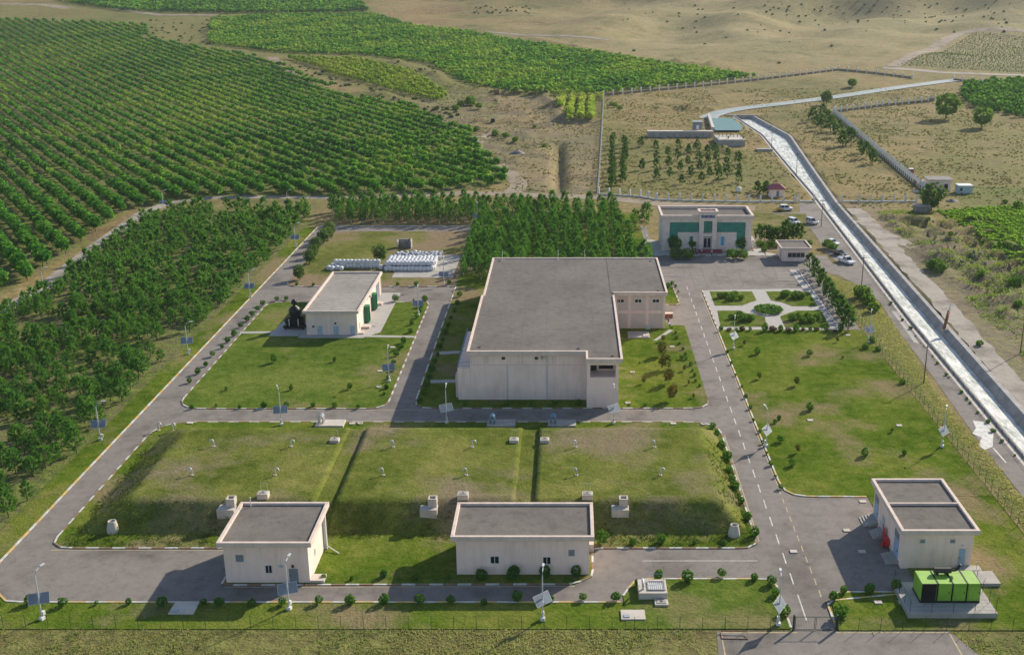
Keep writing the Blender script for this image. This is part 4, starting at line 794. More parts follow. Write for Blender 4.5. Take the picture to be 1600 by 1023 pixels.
for px_, py_, lb, mt_ in ((515, 664, 'behind the leftmost mound', 'pale_concrete'), (783, 664, 'behind the middle mound', 'concrete'), (878, 664, 'behind the rightmost mound', 'concrete')):
    x, y, _ = P(px_, py_, .3); t = thing('pipe_station', (x, y, 0), 'concrete slab with blue-grey bent pipes ' + lb, 'pipework'); MB().box(-2.3, 2.3, -.7, 2.0, 0, .5).build('slab', mt_, t, True, bevel=.03)
    for k in range(3):
        MB().tube([(-1.8, .2 + k * .5, .5), (-1.8, .2 + k * .5, 1.5)] + [(-1.8 + .35 - .35 * math.cos(a), .2 + k * .5, 1.5 + .35 * math.sin(a)) for a in np.linspace(.4, 3.14, 6)] + [(-1.1, .2 + k * .5, .5)], .12, 8).build('pipe', 'blue_pipe' if px_ > 600 else 'metal_light', t, True, True)
for px_, py_, lb, lean in ((176, 823, 'left end of the leftmost mound', 1), (1147, 829, 'right front corner of the rightmost mound', -1)):
    x, y, _ = P(px_, py_, .8); t = thing('concrete_shaft', (x, y, 0), 'tapered pale concrete shaft at the ' + lb, 'shaft')
    o = MB().lathe(0, 0, [(.85, -.2), (.78, .6), (.55, 1.6), (.53, 1.72), (.43, 1.72), (.42, 1.35)], 18).build('shaft', 'pale_concrete', t, True, True); MB().lathe(0, 0, [(.42, 1.36), (.42, 1.38)], 14).build('opening', 'steel_dark', t, True)
for px_, py_, w_, d_, lb in ((288, 950, 2.9, 2.6, 'flat concrete cover slab beside the bottom left road'), (989, 961, 2.8, 2.0, 'flat concrete cover slab near the south fence')):
    x, y, _ = P(px_, py_, .1); t = thing('cover_slab', (x, y, .1), lb, 'slab'); MB().box(-w_ / 2, w_ / 2, -d_ / 2, d_ / 2, -.1, .16).build('slab', 'pale_concrete', t, True, bevel=.02); MB().box(-w_ / 2 + .3, -w_ / 2 + 1.0, -d_ / 2 + .3, -d_ / 2 + .9, .16, .24).build('hatch', 'metal_grey', t, True)
x, y, _ = P(1021, 921, .5); t = thing('valve_chamber', (x, y, 0), 'large raised concrete valve chamber with bent vent pipe and open grate near the gate', 'chamber')
MB().box(-1.85, 1.55, -1.5, 1.7, 0, .95).build('base', 'pale_concrete', t, True, bevel=.04); MB().ring(-.75, 1.35, -.9, 1.1, .12, .952, 1.1).build('grate_frame', 'concrete', t, True)
for k in range(8): MB().box(-.6 + k * .24, -.45 + k * .24, -.78, .98, .955, 1.02).build('grate_bar', 'metal_light', t, True)
MB().tube([(-1.3, -.6, .9), (-1.3, -.6, 1.5), (-1.3, -.45, 1.8), (-1.3, -.1, 1.95), (-1.3, .25, 1.8), (-1.3, .4, 1.4)], .14, 8).build('vent_pipe', 'metal_light', t, True, True); MB().tube([(-.8, 1.3, .9), (-.8, 1.3, 1.9), (1.3, 1.3, 1.9), (1.3, 1.3, .9)], .03, 5).build('guard_rail', 'blue_pipe', t, True)
hatch(1034, 947, .1, 1.6, 1.2, .25, 'small pale hatch just in front of the large valve chamber', legs=False)
CV = MB().box(-.45, .45, -.35, .35, -.1, .1).mesh('manhole_cover', 'pale_concrete'); CR_ = MB().lathe(0, 0, [(.45, -.1), (.45, .16), (.33, .16), (.33, .08)], 14).mesh('manhole_ring', 'pale_concrete')
for px_, py_, lb, k in ((1240, 861, 'in the grey apron nearer the road', 0), (1347, 861, 'in the building shadow on the apron', 0), (1372, 941, 'left one in the shaded lawn by the generator', 0), (1410, 941, 'right one in the shaded lawn by the generator', 0), (1323, 828, 'at the tip of the building shadow on the apron', 0),
    (1266, 657, 'in the large east lawn, left of the middle', 0), (1405, 665, 'in the large east lawn near the boundary fence', 0), (1325, 524, 'at the end of the tree row by the walkway', 0), (988, 582, 'round one on the lawn beside the hall', 1), (981, 630, 'round one by the road below the balcony', 1), (1099, 663, 'round one at the corner of the rightmost mound', 1),
    (1052, 662, 'behind the rightmost mound near the corner', 0), (592, 605, 'round one on the left lawn near the middle road', 1), (594, 580, 'on the left lawn beside the solar lamp', 0), (613, 543, 'on the left lawn close to the middle road', 0), (550, 662, 'beside the slab behind the leftmost mound', 0), (563, 662, 'round one between the leftmost and middle mounds', 1), (1050, 542, 'on the lawn by the shrubs east of the hall', 0), (297, 661, 'by the bend of the left road', 0), (1348, 783, 'in front of the north side of the flat-roofed block', 0)):
    x, y, _ = P(px_, py_, .1); o = link('manhole_cover', CR_ if k else CV, None, (x, y, .14 if py_ < 760 or py_ > 930 else .06)); tag(o, 'small concrete manhole cover ' + lb, 'manhole cover')
# paved pit beside hall
x, y, _ = P(998, 524, .2); t = thing('pump_pit', (x, y, 0), 'flat concrete pit cover against the east wing of the hall', 'pit'); MB().box(-2.2, 2.2, -1.6, 2.2, 0, .35).build('slab', 'concrete', t, True, bevel=.03); MB().box(.8, 1.9, -1.2, 0, .35, .5).build('hatch', 'pale_concrete', t, True)
# generator on its plinth
t = thing('generator_plinth', (44.2, 115.8, 0), 'concrete plinth with wire fence carrying the green generator', 'plinth'); MB().box(39.0, 49.3, 112.3, 119.2, 0, .75).build('slab', 'concrete', t, bevel=.04); MB().box(47.5, 52.2, 119.25, 122.2, 0, .5).build('slab', 'concrete', t)
def bentpost(h=2.0, arm=.35, r=.035):
    return MB().tube([(0, 0, -.1), (0, 0, h), (arm * .7, 0, h + arm)], r, 5)
BP = bentpost().mesh('fence_post', 'fence_dark')
pp = [(39.2, 119), (39.2, 116.8), (39.2, 114.6), (39.2, 112.5), (41.7, 112.5), (44.2, 112.5), (46.7, 112.5), (49.1, 112.5), (49.1, 114.6), (49.1, 116.8), (49.1, 119)]
for (x, y) in pp: link('fence_post', BP, t, (x - 44.2, y - 115.8, .7), math.pi if x < 40 else 0, .85)
for z in (1.0, 1.5, 2.0, 2.4): MB().tube([(x, y, z) for x, y in pp], .012, 3).build('wire', 'fence_dark', t)
g = thing('generator', (44.4, 116.1, .75), 'lime green generator container with black end louvre and roof exhaust', 'generator')
gx0, gx1, gy0, gy1, gz0, gz1 = 41.0, 47.9, 114.6, 117.6, .95, 3.25
MB().box(gx0, gx1, gy0, gy1, gz0, gz1).build('body', 'gen_green', g, bevel=.06); MB().box(gx0 - .05, gx1 + .05, gy0 - .05, gy1 + .05, .76, .95).build('skid', 'black_metal', g)
MB().box(gx0 + .05, gx0 + 1.75, gy0 - .03, gy0 + .05, .96, gz1 - .02).build('louvre', 'black_metal', g)
for x in (gx0 + 1.8, gx0 + 3.55, gx0 + 5.25): MB().box(x, x + .16, gy0 - .04, gy1 + .04, .96, gz1 + .04).build('frame_band', 'black_metal', g)
MB().box(gx1 - .05, gx1 + .03, gy0 - .02, gy1 + .02, .96, gz1 + .02).build('frame_band', 'black_metal', g)
for x in (gx0 + 2.05, gx0 + 3.85, gx0 + 5.55): d_ = MB().box(x, x + 1.35, gy0 - .045, gy0 - .01, 1.25, 2.95).build('door', 'gen_green', g); MB().box(x + 1.15, x + 1.25, gy0 - .075, gy0 - .046, 2.0, 2.2).build('handle', 'black_metal', d_)
m = MB(); m.tube([(gx0 + 2.0, 116.8, 3.75), (gx0 + 4.0, 116.8, 3.75)], .36, 12); m.build('silencer', 'steel_dark', g, smooth=False); MB().tube([(gx0 + 4.0, 116.8, 3.75), (gx0 + 4.5, 116.8, 3.75), (gx0 + 4.8, 116.8, 4.0), (gx0 + 5.1, 116.8, 4.5)], .16, 8).build('exhaust', 'black_metal', g); MB().box(gx0 + 2.3, gx0 + 2.5, 116.5, 117.1, 3.25, 3.45).box(gx0 + 3.5, gx0 + 3.7, 116.5, 117.1, 3.25, 3.45).build('bracket', 'black_metal', g)
# black vessel west of the workshop
vx, vy = P(466, 513)[:2]; vx -= .6; t = thing('pressure_vessel', (vx, vy, .15), 'tall black vessel with narrow neck and cap standing left of the workshop', 'vessel')
MB().box(-2.2, 2.2, -1.2, 1.6, .35, .75).build('skid', 'black_metal', t, True); MB().lathe(0.1, .3, [(1.05, .75), (1.1, 1.2), (1.1, 3.0), (1.25, 3.4), (1.2, 3.9), (.75, 4.5), (.3, 4.7), (.3, 5.0), (.62, 5.15), (.66, 5.6), (.4, 5.85), (.38, 6.0)], 18).build('tank', 'black_metal', t, True, True)
MB().lathe(-1.3, .2, [(.3, .75), (.75, 1.0), (.85, 1.5), (.6, 2.0), (.2, 2.2)], 14).build('drum', 'black_metal', t, True, True); MB().lathe(1.35, .4, [(.6, .75), (.6, 2.3), (.35, 2.5)], 14).build('drum', 'black_metal', t, True)
for x in (-1.8, 1.8): MB().box(x - .12, x + .12, -1.0, -.75, 0, .35).build('foot', 'black_metal', t, True)
MB().tube([(-.9, -1.1, .75), (-.9, -1.1, 2.2)], .09, 6).build('level_pipe', 'white_paint', t, True); MB().tube([(.95, -1.1, .75), (.95, -1.1, 2.2)], .09, 6).build('level_pipe', 'white_paint', t, True)
# bulk bags
def bag(seed, s=1.0):
    r = random.Random(seed); m = MB(); n = 4; k = 0; V = []; prof = [(.40, 0), (.5, .18), (.52, .5), (.52, .86), (.47, .98), (.2, 1.05), (.1, 1.14)]
    for rr, z in prof:
        for i in range(12):
            a = 6.2832 * i / 12; sq = 1 / max(abs(math.cos(a)), abs(math.sin(a))); q = rr * (1 + (sq - 1) * .75) * (1 + r.uniform(-.05, .05)); m.v.append((q * math.cos(a) * s, q * math.sin(a) * s, (z + r.uniform(-.03, .03) * (z > .1)) * s))
    for a in range(len(prof) - 1):
        for i in range(12): j = (i + 1) % 12; m.f.append((a * 12 + i, a * 12 + j, a * 12 + 12 + j, a * 12 + 12 + i)); m.m.append(0)
    m.f.append(tuple(range((len(prof) - 1) * 12, len(prof) * 12))); m.m.append(0); return m
BW = [bag(i).mesh('bulk_bag', 'bag_white', smooth=True) for i in range(4)]; BG = [bag(i + 9, .95).mesh('bulk_bag', 'bag_grey', smooth=True) for i in range(4)]
def bagobj(x, y, z, pal, lb, grp): tag(link('bulk_bag', rnd.choice(pal), None, (x + rnd.uniform(-.06, .06), y + rnd.uniform(-.06, .06), z), rnd.uniform(-.2, .2) + rnd.choice((0, 1.5708, 3.1416)), (.98, 1.0, rnd.uniform(.92, 1.05))), lb, 'bag', grp)
x0 = P(603, 425)[0]; dx = .93; fy = P(640, 423.5)[1]
LB = 'full white bulk bag in the neat two-high stack on the concrete pad'
for r_ in range(7):
    for k in range(13):
        if r_ < 1 or k == 12 or k == 0: bagobj(x0 + k * dx + (.0 if r_ < 1 else .25), fy + r_ * 1.06, .16, BW, LB, 'white bulk bags in the stack')
        if r_ > 0 and k < 13: bagobj(x0 + k * dx - (.3 if r_ == 1 else 0) + .3, fy + r_ * 1.06, 1.22, BW, LB, 'white bulk bags in the stack')
bagobj(x0 - 1.5, fy + 1.2, .16, BW, 'single white bulk bag standing free at the left end of the neat stack', None)
LB = 'crumpled grey-white bulk bag in the untidy rear heap'
for r_ in range(5):
    for k in range(13):
        if rnd.random() < .86: bagobj(x0 + .4 + k * .94 + rnd.uniform(-.25, .25), fy + 9.2 + r_ * 1.4 + rnd.uniform(-.3, .3), .16 + rnd.choice((0, 0, .25)), BG if rnd.random() < .75 else BW, LB, 'bulk bags in the untidy heap')
LB = 'white bulk bag in the double row behind the workshop'
xw, yw = P(512, 428)[0], P(512, 424)[1]
for k in range(13):
    for z in ((0, 1.0) if k > 0 else (0,)): bagobj(xw + k * .95, yw + 3.2, .12 + z, BW, LB, 'white bulk bags behind the workshop')
for k in range(4): bagobj(xw - .5 + k * 1.05, yw + 1.2 - (k % 2) * .6, .12, BW, LB, 'white bulk bags behind the workshop')
x, y, _ = P(632, 388); t = thing('storage_bunker', (x, y, .1), 'small open grey bunker with dark front behind the heap of bags', 'bunker'); MB().box(-1.9, 1.9, 1.4, 1.7, 0, 2.1).box(-1.9, -1.6, -.8, 1.4, 0, 2.0).box(1.6, 1.9, -.8, 1.4, 0, 2.2).build('wall', 'concrete', t, True); MB().box(-1.55, 1.55, .8, 1.35, 0, 1.7).build('contents', 'rubble', t, True); MB().box(1.0, 1.6, 1.0, 1.38, 1.7, 2.2).build('crate', 'steel_dark', t, True)

# ================================================================ LAMPS
def lamp_proto():
    pl = MB().tube([(0, 0, 0), (0, 0, 5.6), (.25, 0, 6.2), (.95, 0, 6.45)], [.085, .07, .06, .045], 7).mesh('pole', 'metal_light')
    hd = MB().box(.85, 1.5, -.12, .12, 6.4, 6.52).mesh('lamp_head', 'metal_light'); bs = MB().box(-.25, .25, -.25, .25, -.1, .35).mesh('base_block', 'white_paint')
    pn = MB().box(-.5, .5, -.025, .025, -.62, .62).mesh('solar_panel', 'solar'); fr = MB().ring(-.54, .54, -.66, .66, .05, -.02, .02); fr.v = [(a, c, b) for a, b, c in fr.v]; fr.f = [q[::-1] for q in fr.f]; fr = fr.mesh('panel_frame', 'metal_light')
    bt = MB().box(-.17, .17, -.14, .14, .45, .95).mesh('battery_box', 'white_paint'); return pl, hd, bs, pn, fr, bt
LP = lamp_proto(); SUNWARD = math.pi / 2 - SUN_AZ
def lamp(px_, py_, lb, rz, panel_rz=-.6, h=1.0, z=.1, g=False):
    loc = G(px_, py_, .05) if g else P(px_, py_, z); t = thing('solar_street_lamp', loc, 'solar street lamp with twin panels ' + lb, 'street lamp', 'solar street lamps', rz)
    link('pole', LP[0], t, sc=(1, 1, h)); link('lamp_head', LP[1], t, sc=(1, 1, h)); link('base_block', LP[2], t)
    for s_ in (-.6, .6):
        c, q = math.cos(panel_rz - rz), math.sin(panel_rz - rz); p_ = link('solar_panel', LP[3], t, (s_ * c, s_ * q, 2.75)); p_.rotation_euler = (math.radians(-38), 0, panel_rz - rz); link('panel_frame', LP[4], p_)
    link('battery_box', LP[5], t, (.3, 0, 0))
for a in ((157, 687, 'at the pines beside the left road bend', .3, .2), (66, 967, 'in the bottom left corner', 1.2, .3), (294, 553, 'left of the road, level with the workshop lawn', .3, .2), (391, 465, 'left of the road, level with the workshop', .3, .1), (462, 386, 'near the top of the left road', .3, 0),
    (440, 664, 'behind the leftmost mound', 2.0, .2), (698, 661, 'behind the middle mound at the road junction', 1.57, .5), (959, 662, 'below the balcony of the hall', 1.57, .7), (608, 596, 'on the left lawn by the middle road', 1.6, .3), (654, 493, 'at the top corner of the workshop lawn', 1.6, .1), (694, 446, 'by the bare yard with the bags', 1.57, 0),
    (1197, 697, 'on the east lawn by the main road', 1.9, 1.0), (848, 968, 'in front of the long pump house', 1.5, .75), (452, 951, 'in front of the square pump house', 1.4, .35), (1216, 976, 'at the left of the entrance gate', 1.5, 1.05), (1357, 535, 'at the boundary fence by the tree row', 1.2, .5), (1472, 698, 'at the boundary fence in the east lawn', 1.2, .8), (1146, 545, 'on the east lawn below the garden', 1.4, .9)):
    lamp(*a)
for a in ((70, 462, 'by the dirt track at the left edge', .3, .2), (256, 330, 'by the bend of the dirt track below the orchard', .3, .1), (450, 330, 'behind the rear row of pines', .3, 0), (746, 352, 'half hidden at the left of the tall pine block', 1.6, 0)): lamp(*a, g=True)
lamp(1010, 408, 'at the left of the office forecourt', 1.5, .3)
# utility poles
for px_, py_, lb, hh in ((1346, 448, 'by the outer road next to the parked pickup', 7.5), (1283, 354, 'by the canal near the white gate', 8), (1443, 600, 'beside the outer road and canal, midway', 7.5), (1244, 275, 'on the left bank of the canal above the fence', 8), (1205, 235, 'at the top bend of the canal', 7.5), (1594, 552, 'on the slope at the right edge', 8)):
    x, y, z = G(px_, py_); t = thing('utility_pole', (x, y, z), 'slim grey utility pole ' + lb, 'pole', 'utility poles'); MB().tube([(0, 0, -.2), (0, 0, hh)], [.11, .07], 7).build('pole', 'steel_dark', t, True); MB().box(-.7, .7, -.05, .05, hh - .6, hh - .48).build('crossarm', 'steel_dark', t, True)
    for s_ in (-.6, 0, .6): MB().lathe(s_, 0, [(.05, hh - .48), (.06, hh - .35), (.03, hh - .28)], 6).build('insulator', 'white_paint', t, True)
x, y, z = G(1475, 514); t = thing('outfall_pipe', (x, y, z), 'rusty slanting pipe propped above the canal bank', 'pipe'); MB().tube([(-.2, -.5, .2), (1.2, 1.6, 3.4)], .32, 10).build('pipe', 'rust', t, True, True); MB().tube([(1.25, 1.7, 3.5), (1.6, 2.2, 4.6)], .14, 8).build('tip', 'white_paint', t, True); MB().box(-.6, .4, -.9, -.2, -.4, .2).build('footing', 'concrete', t, True)

# ================================================================ FENCES
def fence(name, path, step, postmesh, label, wires=(), wirem='fence_dark', rot=None, base=None, basem='white_paint', zoff=0, cat='fence', g=True, ph=None, wr=.012):
    pts = resample(path, step, False); p0 = pts[0]; z0 = float(hgt(*p0)) if g else 0
    t = thing(name, (p0.x, p0.y, z0), label, cat)
    for i, p in enumerate(pts):
        z = float(hgt(p.x, p.y)) if g else 0; q = pts[min(i + 1, len(pts) - 1)] - pts[max(i - 1, 0)]
        link('fence_post', postmesh, t, (p.x - p0.x, p.y - p0.y, z - z0), (math.atan2(q.y, q.x) if rot is None else rot))
    for wz in wires: MB().tube([(p.x, p.y, (float(hgt(p.x, p.y)) if g else 0) + wz) for p in pts], wr, 3).build('wire', wirem, t)
    if base:
        for a, b_ in zip(pts, pts[1:]):
            d = b_ - a; m_ = (a + b_) / 2; z = float(hgt(m_.x, m_.y)) if g else 0
            o = link('base_panel', base, t, (m_.x - p0.x, m_.y - p0.y, z - z0), math.atan2(d.y, d.x), (d.length - .3, 1, 1))
    return t
SP = MB().tube([(0, 0, -.1), (0, 0, 1.75)], .03, 5).mesh('fence_post', 'fence_dark')
WR = (.3, 1.0, 1.7)
fence('wire_fence', [(-90, 110.6), (25.3, 110.0)], 2.55, SP, 'dark green wire fence along the south edge, left of the gate', WR, wr=.006); fence('wire_fence', [(30.2, 109.9), (75, 109.7)], 2.55, SP, 'dark green wire fence along the south edge, right of the gate', WR, wr=.006)
fence('wire_fence', [(60.2, 110), (60.0, 150), (60.0, 195), (60.4, 222), (60.6, 240)], 2.45, BP, 'dark wire fence with bent posts between the east lawn and outer road', (.2, .7, 1.2, 1.7, 2.0, 2.2), rot=0)
gt = thing('entrance_gate', (25.4, 110.05, 0), 'dark green double-leaf entrance gate across the main road', 'gate')
for k, (a, b_) in enumerate(((25.5, 27.75), (27.85, 30.1))):
    f = MB().box(a, b_, 110.0, 110.06, 1.72, 1.78).box(a, b_, 110.0, 110.06, .08, .14).box(a, a + .06, 110.0, 110.06, .14, 1.72).box(b_ - .06, b_, 110.0, 110.06, .14, 1.72).build('gate_leaf', 'fence_dark', gt)
    for i in range(1, 12): x = a + (b_ - a) * i / 12; MB().tube([(x, 110.03, .14), (x, 110.03, 1.72)], .008, 3).build('bar', 'fence_dark', f)
for x in (25.35, 30.25): MB().box(x - .1, x + .1, 109.93, 110.13, -.1, 2.0).build('gate_post', 'fence_dark', gt)
PC = MB().box(-.27, .27, -.22, .22, -.4, 2.2).frustum(-.33, .33, -.28, .28, 2.2, -.06, .06, -.05, .05, 2.4).mesh('fence_post', 'white_paint'); BS = MB().box(-.5, .5, -.12, .12, -.4, .45).mesh('base_panel', 'white_paint')
PF = MB().box(-.38, .38, -.3, .3, -.4, 2.7).frustum(-.45, .45, -.36, .36, 2.7, -.1, .1, -.1, .1, 2.95).mesh('fence_post', 'white_paint'); IF = MB().box(-.5, .5, -.1, .1, -.4, 1.15).mesh('infill_panel', 'dirt')
def farfence(path, step, label, wires=(1.5, 2.0)): return fence('post_fence', path, step, PF, label, wires, 'steel_dark', None, IF, wr=.03)
def railfence(path, step, label, wires=(.9, 1.4, 1.8)): return fence('post_fence', path, step, PC, label, wires, 'steel_dark', None, BS, wr=.02)
railfence(G2((935, 304), (1000, 308), (1026, 313)), 3.6, 'white concrete post fence, short part left of the office')
railfence(G2((1026, 313), (1150, 316), (1242, 316)), 3.6, 'white concrete post fence behind the office')
railfence(G2((1248, 316), (1272, 316)), 5.5, 'white gate posts with open bars by the canal'); railfence(G2((1315, 316), (1342, 316)), 5, 'white fence posts just right of the canal crossing'); railfence(G2((1342, 316), (1432, 316)), 3.6, 'white concrete post fence right of the canal')
railfence(G2((934, 302), (937, 260), (940, 210), (943, 150)), 4.2, 'long pale wall-like fence climbing away left of the fenced field', (.9, 1.6))
farfence(G2((943, 150), (1100, 135), (1200, 124), (1310, 110)), 6.2, 'white post fence along the bottom of the far orchard', (1.0, 1.6))
farfence(G2((1310, 110), (1370, 116), (1425, 123)), 6.5, 'short white post fence at the far end of the upper channel', (1.0, 1.6))
farfence(G2((1302, 178), (1340, 212), (1390, 255), (1444, 300)), 3.2, 'white post fence running down beside the canal meadow to the farm shed', (.9, 1.6)); farfence(G2((1304, 176), (1380, 166), (1460, 156)), 4.5, 'white post fence across the meadow by the round trees', (.9, 1.6))
farfence(G2((1490, 126), (1560, 132)), 5.5, 'short dark-panelled post fence by the far plantation', (.6, 1.0, 1.5))

# ================================================================ VEHICLES AND PEOPLE
def car(px_, py_, rz, body, label, kind='saloon', L=4.4, W=1.75):
    x, y, z = G(px_, py_, .06); t = thing('parked_car', (x, y, z), label, 'car', None, rz); h = L / 2; w2 = W / 2
    hs = .78 if kind == 'saloon' else .95
    prof = [(-h, .35), (-h, hs * .92), (-h * .96, hs), (h * .3, hs + .03), (h * .92, hs * .9), (h, hs * .72), (h, .35), (h * .85, .25), (-h * .85, .25)]
    m = MB(); k = len(m.v); n = len(prof)
    for yy, sc_ in ((-w2, 1), (w2, 1)): m.v += [(a, yy, c) for a, c in prof]
    m.f.append(tuple(range(n))[::-1]); m.f.append(tuple(range(n, 2 * n)))
    for i in range(n): j = (i + 1) % n; m.f.append((i, j, n + j, n + i))
    m.m = [0] * len(m.f); bd = m.build('body', body, t, True, bevel=.07)
    zt = 1.42 if kind == 'saloon' else 1.75
    a0, a1, b0, b1 = {'saloon': (-h * .72, h * .42, -h * .42, h * .08), 'suv': (-h * .97, h * .45, -h * .86, h * .15), 'pickup': (-h * .22, h * .5, -h * .1, h * .2)}[kind]
    MB().frustum(a0, a1, -w2 + .06, w2 - .06, hs, b0, b1, -w2 + .24, w2 - .24, zt - .07).build('window', 'glass_dark', t, True, bevel=.04)
    MB().frustum(b0 - .06, b1 + .06, -w2 + .2, w2 - .2, zt - .1, b0 + .03, b1 - .03, -w2 + .27, w2 - .27, zt).build('roof', body, t, True, bevel=.03)
    for s_ in (-1, 1):
        for (xa, xb) in ((a1, b1), (a0, b0)): MB().tube([(xa, s_ * (w2 - .07), hs), (xb, s_ * (w2 - .24), zt - .06)], .05, 4).build('pillar', body, t, True)
        if kind == 'suv': MB().tube([((a0 + a1) / 2, s_ * (w2 - .06), hs), ((b0 + b1) / 2, s_ * (w2 - .23), zt - .06)], .06, 4).build('pillar', body, t, True)
    if kind == 'pickup': MB().ring(-h * .97, -h * .25, -w2 + .08, w2 - .08, .08, hs - .05, hs + .22).build('load_bed', body, t, True)
    for sx in (-.62, .64):
        for s_ in (-1, 1):
            wl = MB().tube([(sx * h, s_ * (w2 - .2), .32), (sx * h, s_ * (w2 + .02), .32)], .32, 14).build('wheel', 'tyre', t, True); MB().tube([(sx * h, s_ * (w2 + .0), .32), (sx * h, s_ * (w2 + .03), .32)], .19, 10).build('rim', 'metal_light', wl, True)
    for s_ in (-1, 1):
        MB().box(h - .06, h + .02, s_ * w2 * .72 - .2, s_ * w2 * .72 + .2, hs * .68, hs * .86).build('headlight', 'lamp_glass', t, True); MB().box(-h - .02, -h + .05, s_ * w2 * .75 - .16, s_ * w2 * .75 + .16, hs * .68, hs * .9).build('tail_light', 'tail_red', t, True)
        MB().box(a1 - .25, a1 - .1, s_ * (w2 + .02), s_ * (w2 + .18), hs + .02, hs + .16).build('mirror', body, t, True)
    return t
car(1322, 411, -1.15, 'car_white', 'white pickup parked nearest the road junction', 'pickup', 5.2, 1.85); car(1311, 399, -1.1, 'car_dark', 'dark saloon parked just behind the white pickup'); car(1300, 382, -1.0, 'car_white', 'white saloon parked on the outer road above the dark car')
car(1268, 350, -1.1, 'car_silver', 'silver hatchback parked alone near the canal bend', 'suv', 4.1); car(1228, 329, .05, 'car_white', 'white estate car parked next to the yellow barrow by the white fence', 'suv', 4.0); car(1240, 350, -1.0, 'car_white', 'white car half hidden behind the conifers by the guard house', 'suv', 4.2)
x, y, z = G(1217, 330); t = thing('yellow_trailer', (x, y, z), 'small yellow trailer standing in front of the white estate car', 'trailer'); MB().ring(-1.0, 1.0, -.6, .6, .08, .45, .95).box(-.92, .92, -.52, .52, .45, .52).build('tub', 'car_yellow', t, True)
for s_ in (-1, 1): MB().tube([(0, s_ * .62, .3), (0, s_ * .8, .3)], .3, 12).build('wheel', 'tyre', t, True)
MB().tube([(-1.0, 0, .45), (-1.8, 0, .35)], .05, 5).build('drawbar', 'steel_dark', t, True)
def person(x, y, z, rz, top, legs, label, bend=0.0, crouch=0.0, s=1.0):
    t = thing('person', (x, y, z), label, 'person', None, rz)
    hip = .92 - crouch * .35; fw = math.sin(bend); up_ = math.cos(bend)
    def tor(d): return (0 + fw * d, 0, hip + up_ * d)
    J = [('hip', (0, 0, hip), .14), ('belly', tor(.22), .135), ('chest', tor(.42), .155), ('neck', tor(.56), .06), ('headb', tor(.64), .085), ('head', tor(.74), .105), ('headt', tor(.83), .07)]
    for sd_, nm in ((1, 'l'), (-1, 'r')):
        sh = tor(.5); J += [('sh' + nm, (sh[0], .19 * sd_, sh[2]), .065), ('el' + nm, (sh[0] + .05 + fw * .15, .25 * sd_, sh[2] - .28), .048), ('wr' + nm, (sh[0] + .16 + fw * .2, .23 * sd_, sh[2] - .52), .035), ('hd' + nm, (sh[0] + .19 + fw * .22, .22 * sd_, sh[2] - .61), .042)]
        J += [('th' + nm, (0, .1 * sd_, hip - .06), .10), ('kn' + nm, (.04 + crouch * .35, .11 * sd_, .48 - crouch * .08), .066), ('an' + nm, (-.02, .11 * sd_, .09), .045), ('to' + nm, (.16, .12 * sd_, .04), .04)]
    ix = {n_: i for i, (n_, _, _) in enumerate(J)}; E = [('hip', 'belly'), ('belly', 'chest'), ('chest', 'neck'), ('neck', 'headb'), ('headb', 'head'), ('head', 'headt')]
    for nm in 'lr': E += [('chest', 'sh' + nm), ('sh' + nm, 'el' + nm), ('el' + nm, 'wr' + nm), ('wr' + nm, 'hd' + nm), ('hip', 'th' + nm), ('th' + nm, 'kn' + nm), ('kn' + nm, 'an' + nm), ('an' + nm, 'to' + nm)]
    me = bpy.data.meshes.new('body'); me.from_pydata([p for _, p, _ in J], [(ix[a], ix[b_]) for a, b_ in E], [])
    o = link('body', me, t); o.modifiers.new('skin', 'SKIN'); sk = me.skin_vertices[0] if me.skin_vertices else None
    if sk is None:
        import bmesh
        bm = bmesh.new(); bm.from_mesh(me); bm.verts.layers.skin.verify(); bm.to_mesh(me); bm.free(); sk = me.skin_vertices[0]
    for i, (n_, _, r_) in enumerate(J): sk.data[i].radius = (r_, r_); sk.data[i].use_root = (n_ == 'hip')
    o.modifiers.new('sub', 'SUBSURF').levels = 1; o.modifiers['sub'].render_levels = 1
    dg = bpy.context.evaluated_depsgraph_get(); em = bpy.data.meshes.new_from_object(o.evaluated_get(dg)); o.modifiers.clear(); o.data = em
    em.materials.clear()
    for mm in ('skin', top, legs, 'hair'): em.materials.append(MT[mm])
    for p_ in em.polygons:
        c = p_.center; d = (c[0] * fw + (c[2] - hip) * up_)
        leg = c[2] < hip - .0 and abs(c[1]) < .21 and d < .04; far_arm = c[2] < tor(.5)[2] - .3 and abs(c[1]) > .19
        p_.material_index = 3 if d > .8 or (d > .68 and c[0] < tor(.74)[0] - .03) else 0 if d > .55 or (far_arm and not leg) else 2 if leg else 1; p_.use_smooth = True
    hd = tor(.74); MB().box(hd[0] + .085, hd[0] + .125, -.02, .02, hd[2] - .03, hd[2] + .01).build('nose', 'skin', t, True)
    return t
for px_, py_, tp, lg, lb, rz in ((1084.5, 399, 'cloth_dark', 'cloth_dark', 'person in dark clothes standing left of the group at the office steps', 0), (1089, 399, 'cloth_blue', 'cloth_dark', 'person in a pale blue shirt standing at the office steps', 1), (1096.5, 398, 'cloth_white', 'cloth_dark', 'person in a white shirt in the middle of the group at the office steps', 3), (1112, 399.5, 'cloth_white', 'cloth_dark', 'person in white top and dark trousers standing apart at the right of the office steps', 2.6)):
    x, y, z = P(px_, py_, .1); person(x, y, .1, rz, tp, lg, lb)
x, y, _ = P(1041, 508.5); person(x + .4, y, .03, -.5, 'cloth_dark', 'cloth_dark', 'person in dark clothes standing against the corner of the hall wing'); x, y, _ = P(1047, 512.5); person(x, y, .03, 3.4, 'cloth_white', 'cloth_dark', 'person bending forward over the ground beside the hall wing', 1.05, .15)
